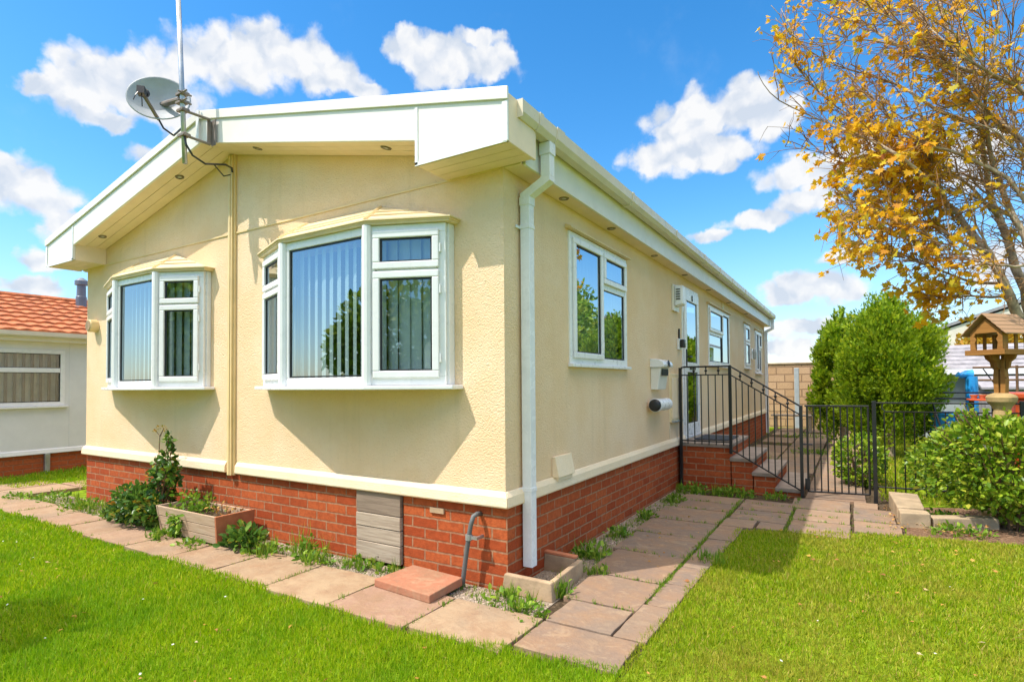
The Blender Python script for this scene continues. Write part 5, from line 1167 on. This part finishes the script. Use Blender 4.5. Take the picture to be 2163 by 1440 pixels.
for si, (q, rr_) in enumerate(segs):
    n = len(q); L_ = sum((q[k+1]-q[k]).length for k in range(n-1)); cnt = int(L_*(24 if si in (8, 9, 10, 11, 12, 13) else 12))
    for c in range(cnt):
        k = int(R4.uniform(.22, 1)*(n-1)); k = min(k, n-2); o = q[k].lerp(q[k+1], R4.random())
        if o.z < 2.05 or o.x > 3.75: continue
        d = (q[k+1]-q[k]).normalized(); side = Vector(R4.normal(size=3)); dd = (d*.7+side*.50+Vector((-.28, 0, .16))).normalized(); ln = R4.uniform(.22, .62)*(1 if o.z > 2.5 else .7)
        pts = [o]; cur = o
        for s_ in range(4):
            dd = (dd+Vector(R4.normal(size=3))*.20).normalized(); cur = cur+dd*ln/4; pts.append(cur)
        if not keep(pts[-1]): continue
        twigs.append((pts, .0055))
        subs = [pts]
        for s_ in range(int(R4.integers(2, 5))):
            b0 = pts[int(R4.integers(1, 5))]; d2 = (dd+Vector(R4.normal(size=3))*.65).normalized(); l2 = R4.uniform(.10, .28); m_ = b0+d2*l2*.5+Vector(R4.normal(size=3))*.015; sp_ = [b0, m_, b0+d2*l2+Vector((0, 0, -.02))]
            twigs.append((sp_, .0035)); subs.append(sp_)
        for sp_ in subs:
            e = sp_[-1]; lf = leafiness(e)
            if R4.random() < lf:
                for _ in range(int(R4.integers(2, 6))):
                    t_ = R4.random()**.6; w_ = sp_[-2].lerp(e, t_); LP.append(tuple(w_+Vector(R4.normal(size=3))*.022)); LD.append(tuple((e-sp_[0]).normalized()*.6+Vector(R4.normal(size=3))*.6+Vector((0, 0, -.55))))
tm.build('trunk', 'bark', mp, smooth=True)
tw = MB()
for pts, r_ in twigs: tw.tube(pts, r_, 4, r_*.4, caps=False)
tw.build('twigs', 'twig', mp)
LP = np.array(LP); LD = np.array(LD); n = len(LP)
np_mesh('crown', place(MAPLE_T, LP, LD, R4.normal(size=(n, 3))+np.array([-.2, -.5, .55]), R4.uniform(.034, .094, n)*np.where((LP[:, 0] < 2.8) & (LP[:, 2] < 4.1), 1.12, .86)), None, MAPLE_F, ['maple_leaf'], mp)

# ================================================================== BIRD TABLE
bt = thing('bird_table', 'wooden bird table with a pitched plank roof on a stone pedestal', 'bird table', (3.06, 3.85, 0))
BO = Vector((3.09, 3.85, 0)); ang = R(-43); ca, sa = math.cos(ang), math.sin(ang)
def BP(x, y, z):
    x *= .90; y *= .90
    return (BO.x+x*ca-y*sa, BO.y+x*sa+y*ca, z)
def bbox(m, x0, x1, y0, y1, z0, z1): return m.hexa([BP(x0, y0, z0), BP(x1, y0, z0), BP(x1, y1, z0), BP(x0, y1, z0), BP(x0, y0, z1), BP(x1, y0, z1), BP(x1, y1, z1), BP(x0, y1, z1)])
MB().lathe([(.17, -.02), (.17, .06), (.12, .10), (.085, .16), (.075, .9), (.062, 1.02), (.080, 1.06), (.112, 1.10), (.118, 1.14), (.105, 1.16), (.06, 1.18), (.001, 1.18)], 24, Matrix.Translation(BO)).build('pedestal', 'sandstone', bt, smooth=False)
m = MB()
for sx in (-1, 1):
    q = [(.008, 1.175), (.052, 1.175), (.060, 1.30), (.050, 1.42), (.055, 1.50), (.006, 1.50), (.010, 1.35)]
    b0 = len(m.v); pr = [(sx*a, z) for a, z in q]; v = [BP(a, -.028, z) for a, z in pr]+[BP(a, .028, z) for a, z in pr]; nn = len(pr)
    m.solid(v, [tuple(range(nn)), tuple(range(2*nn-1, nn-1, -1))]+[(i, i+nn, (i+1) % nn+nn, (i+1) % nn) for i in range(nn)])
m.build('post', 'bird_wood', bt, bevel=.003)
m = MB()
for sx in (-1, 1):
    q = [(.0605, 1.40), (.085, 1.42), (.095, 1.47), (.135, 1.50), (.150, 1.535), (.0605, 1.535)]; pr = [(sx*a, z) for a, z in q]; v = [BP(a, -.016, z) for a, z in pr]+[BP(a, .016, z) for a, z in pr]; nn = 6
    m.solid(v, [tuple(range(nn)), tuple(range(2*nn-1, nn-1, -1))]+[(i, i+nn, (i+1) % nn+nn, (i+1) % nn) for i in range(nn)])
for sy in (-1, 1):
    q = [(.029, 1.40), (.06, 1.42), (.075, 1.47), (.13, 1.50), (.150, 1.535), (.029, 1.535)]; pr = [(sy*a, z) for a, z in q]; v = [BP(-.016, a, z) for a, z in pr]+[BP(.016, a, z) for a, z in pr]; nn = 6
    m.solid(v, [tuple(range(nn)), tuple(range(2*nn-1, nn-1, -1))]+[(i, i+nn, (i+1) % nn+nn, (i+1) % nn) for i in range(nn)])
m.build('bracket', 'bird_wood', bt, bevel=.002)
m = MB(); bbox(m, -.19, .19, -.23, .23, 1.536, 1.556); bbox(m, -.19, .19, -.23, -.215, 1.5565, 1.585); bbox(m, -.19, -.175, -.214, .23, 1.5565, 1.585); bbox(m, .175, .19, -.214, .23, 1.5565, 1.585); m.build('tray', 'bird_wood', bt, bevel=.002)
m = MB()      # gable end fretwork, both ends, and corner boards
for sy in (-.20, .185):
    for sx in (-1, 1):
        q = [(.100, 1.586), (.155, 1.586), (.155, 1.74), (.10, 1.74), (.115, 1.71), (.095, 1.68), (.110, 1.65)]; pr = [(sx*a, z) for a, z in q]; v = [BP(a, sy, z) for a, z in pr]+[BP(a, sy+.015, z) for a, z in pr]; nn = len(pr)
        m.solid(v, [tuple(range(nn)), tuple(range(2*nn-1, nn-1, -1))]+[(i, i+nn, (i+1) % nn+nn, (i+1) % nn) for i in range(nn)])
    q = [(-.155, 1.7405), (.155, 1.7405), (0, 1.875)]; v = [BP(a, sy, z) for a, z in q]+[BP(a, sy+.015, z) for a, z in q]
    m.solid(v, [(0, 1, 2), (5, 4, 3), (0, 3, 4, 1), (1, 4, 5, 2), (2, 5, 3, 0)])
for sx in (-1, 1):
    for y0_, y1_ in ((-.184, -.12), (-.02, .02), (.12, .184)):
        bbox(m, min(sx*.140, sx*.1545), max(sx*.140, sx*.1545), y0_, y1_, 1.586, 1.738)
m.build('house_frame', 'bird_wood', bt, bevel=.002)
for sx in (-1, 1):
    for k in range(5):
        f0, f1 = k/5, (k+1)/5+.03; A = lambda f: (sx*(.215*f), 1.905-.195*f)
        (xa, za), (xb, zb) = A(f0), A(f1); th = .011+.004*k*0
        q = [BP(xa, -.25, za), BP(xb, -.25, zb), BP(xb, .25, zb), BP(xa, .25, za)]; dz = .012-.0016*k; q = [(p[0], p[1], p[2]+.010-k*.0006+(.006 if i in (1, 2) else 0)) for i, p in enumerate(q)]
        t_ = [(p[0], p[1], p[2]+.012) for p in q]
        m = MB(); m.hexa(q+t_ if sx > 0 else [q[1], q[0], q[3], q[2], t_[1], t_[0], t_[3], t_[2]]); m.build('roof_plank', 'bird_roof_wood', bt, bevel=.002)

# ================================================================== NEIGHBOUR ON THE LEFT
nb = thing('neighbour_bungalow', 'white rendered neighbouring bungalow with orange tiled roof and brick base', 'bungalow', (-10.7, 3, 0))
NX0, NY0, NY1 = -8.75, -1.1, 10.0
m = MB(); wy0, wy1, wz0, wz1 = -.85, .84, 1.02, 1.88
grid_wall(m, lambda u, z: (NX0, u, z), [NY0, wy0+.03, wy1-.03, NY1], [.28, wz0+.03, wz1-.03, 2.16], [(wy0+.03, wy1-.03, wz0+.03, wz1-.03)])
m.face([(NX0-4.2, NY0, .28), (NX0, NY0, .28), (NX0, NY0, 2.16), (NX0-2.1, NY0, 2.95), (NX0-4.2, NY0, 2.16)]); m.face([(NX0-4.2, NY1, .28), (NX0, NY1, .28), (NX0, NY1, 2.16), (NX0-2.1, NY1, 2.95), (NX0-4.2, NY1, 2.16)]); m.face([(NX0-4.2, NY0, .28), (NX0-4.2, NY1, .28), (NX0-4.2, NY1, 2.16), (NX0-4.2, NY0, 2.16)])
m.build('wall', 'white_render', nb)
MB().box(NX0-4.2, NX0-.015, NY0+.01, NY1-.01, -.04, .279).build('brick_base', 'orange_brick', nb)
m = MB(); m.prism([(NX0+.001, .36), (NX0+.02, .345), (NX0+.032, .29), (NX0+.001, .285)], 1, NY0, NY1); m.build('skirt_trim', 'upvc', nb)
box_part('joint_strip', 'white_render', nb, NX0+.001, NX0+.006, .90, .93, .37, 2.0)
nfr = ((NX0+.012, wy0), (0, 1), (1, 0)); nw = wy1-wy0
nwin = sash_set(nb, nfr, nw, wz0, wz1, [(.06, nw-.06, 1.60, wz1-.055, False), (.06, nw-.06, wz0+.06, 1.535, False)], 'glass_front', name='window', hinge=False)
MB().fbox(nfr, -.03, nw+.03, -.01, .05, wz0-.03, wz0-.002).build('sill', 'upvc', nwin, bevel=.004)
blinds(nwin, nfr, nw, wz0+.03, wz1-.03, .11, 'brown_curtain', 20, .105, .042, 77, 'curtain'); blinds(nwin, nfr, nw, wz0+.03, wz1-.03, .14, 'cream_curtain', 8, .105, .120, 78, 'curtain')
m = MB(); m.prism([(NX0-.05, 2.00), (NX0+.12, 2.00), (NX0+.12, 2.06), (NX0-.05, 2.06)], 1, NY0-.1, NY1+.1); m.build('soffit', 'soffit_white', nb)
m = MB(); m.prism([(NX0+.121, 2.00), (NX0+.135, 2.00), (NX0+.135, 2.12), (NX0+.121, 2.12)], 1, NY0-.1, NY1+.1); m.build('eaves_fascia', 'fascia_white', nb)
m = MB(); m.prism([(NX0+.136, 2.14), (NX0+.136, 2.07), (NX0+.16, 2.055), (NX0+.215, 2.055), (NX0+.235, 2.08), (NX0+.238, 2.14), (NX0+.228, 2.14), (NX0+.205, 2.07), (NX0+.16, 2.068), (NX0+.146, 2.14)][::-1], 1, NY0-.1, NY1+.1); m.build('gutter', 'gutter_white', nb)
# tiled slopes: overlapping courses of rolled tiles
def tiles(sgn):
    ex = NX0+.20 if sgn > 0 else NX0-4.4; rx_ = NX0-2.1; run = abs(rx_-ex); n_c = 9; rows = []; Y = np.arange(NY0-.1, -4.49 if False else NY1+.1, .033); k = len(Y)
    prof_ = .022*np.abs(np.sin(math.pi*Y/.20))
    V = []; F = []
    for c in range(n_c):
        for t_ in (0, 1):
            f = (c+t_*1.06)/n_c; x = ex+(rx_-ex)*f; zc = 2.13+.80*f+(.030 if t_ == 0 else .0)
            for j in range(k): V.append((x, Y[j], zc+prof_[j]*(1 if t_ == 0 else .7)))
        # front lip of the course
        x = ex+(rx_-ex)*(c/n_c)
        for j in range(k): V.append((x+.004*sgn, Y[j], 2.13+.80*c/n_c-.004))
        b = c*3*k
        for j in range(k-1):
            F.append((b+j, b+j+1, b+k+j+1, b+k+j)); F.append((b+2*k+j, b+2*k+j+1, b+j+1, b+j))
    return V, F
m = MB(); V_, F_ = tiles(1); m.v = V_; m.f = F_; m.m = [0]*len(F_); m.build('roof', 'roof_tile', nb)
m = MB(); m.face([(NX0-2.1, NY0-.1, 2.94), (NX0-4.4, NY0-.1, 2.11), (NX0-4.4, NY1+.1, 2.11), (NX0-2.1, NY1+.1, 2.94)]); m.build('roof', 'roof_tile', nb)
m = MB(); m.tube([(NX0-2.1, NY0-.1, 2.93), (NX0-2.1, NY1+.1, 2.93)], .075, 10); m.build('ridge_tiles', 'roof_tile', nb)
fl = MB(); M = Matrix.Translation((-10.50, 1.72, 2.70)); fl.lathe([(.085, -.1), (.085, .30), (.075, .31), (.070, .52), (.105, .525), (.105, .60), (.07, .63), (.03, .66), (.001, .665)], 16, M)
fl.build('flue', 'flue_grey', nb, smooth=False)
box_part('flue_flashing', 'galv', nb, -10.66, -10.34, 1.52, 1.92, 2.60, 2.795)
box_part('downpipe', 'galv', nb, NX0-.014, NX0+.05, .585, .65, -.03, .284, .006)

# ================================================================== BACKGROUND RIGHT
bw = thing('block_wall', 'tall tan concrete block wall across the far end of the path', 'wall', (2, 15, 0))
MB().box(-3.2, 7.5, 15.0, 15.2, -.05, 1.80).build('block_courses', 'tan_block', bw)
MB().box(-3.25, 7.55, 14.97, 15.23, 1.801, 1.85).build('coping', 'stone_block', bw, bevel=.01)
gpst = MB().box(.50, .62, 14.55, 14.66, -.05, 1.68).build('fence_post', 'shed_wall', None, bevel=.01); tag(gpst, 'grey square post standing before the block wall', 'post')
bench = thing('garden_bench', 'plain wooden bench by the block wall seen through the railing', 'bench', (.55, 13.2, 0))
box_part('seat', 'grey_wood', bench, .05, 1.05, 13.1, 13.45, .40, .44, .006)
for x_ in (.12, .92): box_part('leg', 'grey_wood', bench, x_, x_+.06, 13.14, 13.40, -.03, .40, .004)
shd = thing('grey_shed', 'low grey shed with a slatted felt roof behind the conifers', 'shed', (4.6, 12.8, 0))
MB().box(3.2, 6.2, 11.8, 14.0, -.05, 1.46).build('wall', 'shed_wall', shd)
for k in range(6):
    f0, f1 = k/6, (k+1)/6+.02; y0_, y1_ = 11.6+1.3*f0, 11.6+1.3*f1; z0_, z1_ = 1.52+.55*f0, 1.52+.55*f1
    MB().hexa([(3.05, y0_, z0_), (6.35, y0_, z0_), (6.35, y1_, z1_), (3.05, y1_, z1_), (3.05, y0_, z0_+.035), (6.35, y0_, z0_+.035), (6.35, y1_, z1_+.010), (3.05, y1_, z1_+.010)]).build('roof_board', 'shed_roof', shd)
MB().hexa([(3.05, 12.9, 2.03), (6.35, 12.9, 2.03), (6.35, 14.2, 1.50), (3.05, 14.2, 1.50), (3.05, 12.9, 2.08), (6.35, 12.9, 2.08), (6.35, 14.2, 1.54), (3.05, 14.2, 1.54)]).build('roof_board', 'shed_roof', shd)
MB().box(3.05, 6.35, 11.50, 11.598, 1.42, 1.53).build('gutter', 'upvc', shd)
box_part('window', 'pale_wall', shd, 5.0, 5.55, 11.78, 11.799, .75, 1.30)
lt = thing('lean_to_store', 'low grey lean-to store with sloping lid in front of the shed', 'store', (4.6, 10.9, 0))
MB().box(4.02, 6.0, 10.5, 11.4, -.05, 1.12).build('wall', 'shed_roof', lt)
MB().hexa([(3.95, 10.4, 1.13), (6.1, 10.4, 1.13), (6.1, 11.45, 1.34), (3.95, 11.45, 1.34), (3.95, 10.4, 1.17), (6.1, 10.4, 1.17), (6.1, 11.45, 1.38), (3.95, 11.45, 1.38)]).build('lid', 'shed_roof', lt)
gh = thing('distant_house', 'pale gabled house with a grey roof far behind the tree', 'house', (9, 26, 0))
m = MB(); gx0, gx1, gxm, gy = 5.2, 13.0, 9.1, 25.0
m.prism([(gx0, -.05), (gx1, -.05), (gx1, 3.35), (gxm, 4.75), (gx0, 3.35)], 1, gy, gy+7); m.build('wall', 'pale_wall', gh)
m = MB()
for sgn in (1, -1):
    e = gxm+sgn*4.35; q = [(gxm, gy-.08, 4.83), (e, gy-.08, 3.27), (e, gy+7.3, 3.27), (gxm, gy+7.3, 4.83)]; t_ = [(a, b, c+.12) for a, b, c in q]
    m.hexa(q+t_ if sgn > 0 else [q[1], q[0], q[3], q[2], t_[1], t_[0], t_[3], t_[2]])
m.build('roof', 'shed_roof', gh)
box_part('downpipe', 'pale_wall', gh, 8.1, 8.2, gy-.1, gy-.001, 0, 3.9)
# blue water pump, tub, red box and table on the back lawn
bp = thing('water_pump', 'bright blue plastic garden pump post with a curved spout', 'water pump', (3.55, 8.6, 0))
MB().tube([(3.55, 8.6, 0), (3.55, 8.6, 1.25), (3.545, 8.6, 1.36)], .085, 14).build('post', 'blue_plastic', bp)
MB().tube([(3.55, 8.6, 1.385), (3.47, 8.58, 1.40), (3.40, 8.56, 1.375), (3.36, 8.55, 1.395)], [.088, .06, .045, .05], 12).build('spout', 'blue_plastic', bp)
tubm = MB().lathe([(.25, -.12), (.30, .62), (.33, .64), (.33, .67), (.29, .67), (.27, .60), (.001, .58)], 20, Matrix.Translation((3.25, 8.3, 0.12))).build('water_tub', 'blue_plastic', None); tag(tubm, 'wide blue plastic tub standing left of the pump post', 'tub')
ob = thing('storage_box', 'bright orange red lidded plastic box on the far lawn', 'storage box', (4.1, 7.6, 0))
box_part('box_body', 'red_plastic', ob, 3.84, 4.7, 7.3, 7.95, -.02, 1.03, .02); box_part('lid', 'red_plastic', ob, 3.80, 4.74, 7.26, 7.99, 1.035, 1.12, .02)
tbm = thing('garden_table', 'small table with a red top between the blue pump and the bird table', 'table', (3.34, 7.4, 0))
box_part('table_top', 'red_plastic', tbm, 3.36, 3.70, 7.45, 7.75, 1.00, 1.025, .006)
for x_, y_ in ((3.40, 7.49), (3.66, 7.49), (3.40, 7.71), (3.66, 7.71)): box_part('leg', 'iron_black', tbm, x_-.015, x_+.015, y_-.015, y_+.015, 0, 1.0, .002)
for i, (x_, lb) in enumerate(((3.43, 'left terracotta pot on the red table top'), (3.53, 'middle terracotta pot on the red table top'), (3.63, 'right terracotta pot on the red table top'))):
    o = MB().lathe([(.030, .9555), (.045, 1.0), (.05, 1.005), (.05, 1.02), (.042, 1.02), (.038, .99), (.001, .985)], 12, Matrix.Translation((x_, 7.6, .0702))).build('flower_pot', 'terracotta', None); tag(o, lb, 'flower pot', 'pots on the red table')
bnc = thing('iron_bench', 'black iron bench frame with long rails behind the low fence', 'bench', (3.1, 6.9, 0))
for z_ in (1.02, 1.11): MB().tube([(2.85, 7.9, z_), (4.9, 8.2, z_)], .013, 6).build('back_rail', 'iron_black', bnc)
for x_ in (2.95, 3.9, 4.7):
    MB().tube([(x_, 7.98, 1.11), (x_+.05, 7.9, .8), (x_+.12, 7.8, .5), (x_+.10, 7.75, 0)], .016, 6).build('leg', 'iron_black', bnc)
MB().box(2.9, 4.85, 7.6, 7.95, .46, .50).build('seat', 'iron_black', bnc)
pv = thing('rotary_airer', 'brown tubular airer frame beside the red box', 'airer', (4.2, 9.2, 0))
MB().tube([(4.3, 9.6, 0), (4.3, 9.6, 1.55)], .02, 8).build('post', 'brown_stem', pv)
for z_, w_ in ((1.52, .6), (1.30, .55)): MB().tube([(4.3-w_, 9.5, z_), (4.3+w_, 9.7, z_)], .018, 6).build('arm', 'brown_stem', pv)
for x_ in (3.85, 4.05, 4.5): MB().tube([(4.3, 9.6, .7), (x_, 9.58, 1.5)], .010, 5).build('strut', 'iron_black', pv)

# ================================================================== TREES BEHIND THE CAMERA (they shade the lawn and show in the glass)
def round_tree(label, x, y, h, r, n, seed, mat='shrub_leaf', fs=.16):
    t = thing('broadleaf_tree', label, 'tree', (x, y, 0), 'trees behind the viewer')
    r_ = np.random.default_rng(seed); m = MB(); m.tube([(x, y, -.1), (x+.1, y, h*.35), (x, y+.1, h*.75)], .14, 8, .03)
    for i in range(7):
        a = r_.uniform(0, 6.28); m.tube([(x+.05, y, h*r_.uniform(.3, .5)), (x+math.cos(a)*r*.6, y+math.sin(a)*r*.6, h*r_.uniform(.55, .8))], .05, 6, .012)
    m.build('trunk', 'bark', t); p, d = cloud_points(n, (x, y, h*.62), (r, r, h*.38), seed, .4, .42, 18, 8, .3); leaves('crown', mat, t, p, d, fs, up=.1, jit=.9); return t
round_tree('small round tree off to the left throwing shade on the lawn', -2.95, -3.1, 2.7, .42, 1800, 61, fs=.10)
round_tree('tree far left behind the viewer', -9.0, -8.7, 3.7, 1.5, 4200, 62, fs=.2)
round_tree('broad tree behind the viewer mirrored in the bay glass', -5.2, -10.5, 4.2, 1.7, 4200, 63, fs=.22)
round_tree('tree straight behind the viewer mirrored in the right hand sash', -.2, -9.5, 3.4, 1.7, 4200, 64, fs=.2)
round_tree('broad leafy tree out to the right beyond the shed', 7.2, 14.6, 4.6, 1.4, 4200, 65, fs=.2)
round_tree('tall leafy tree further right mirrored in the side windows', 8.6, 18.5, 5.6, 1.7, 4200, 66, fs=.22)
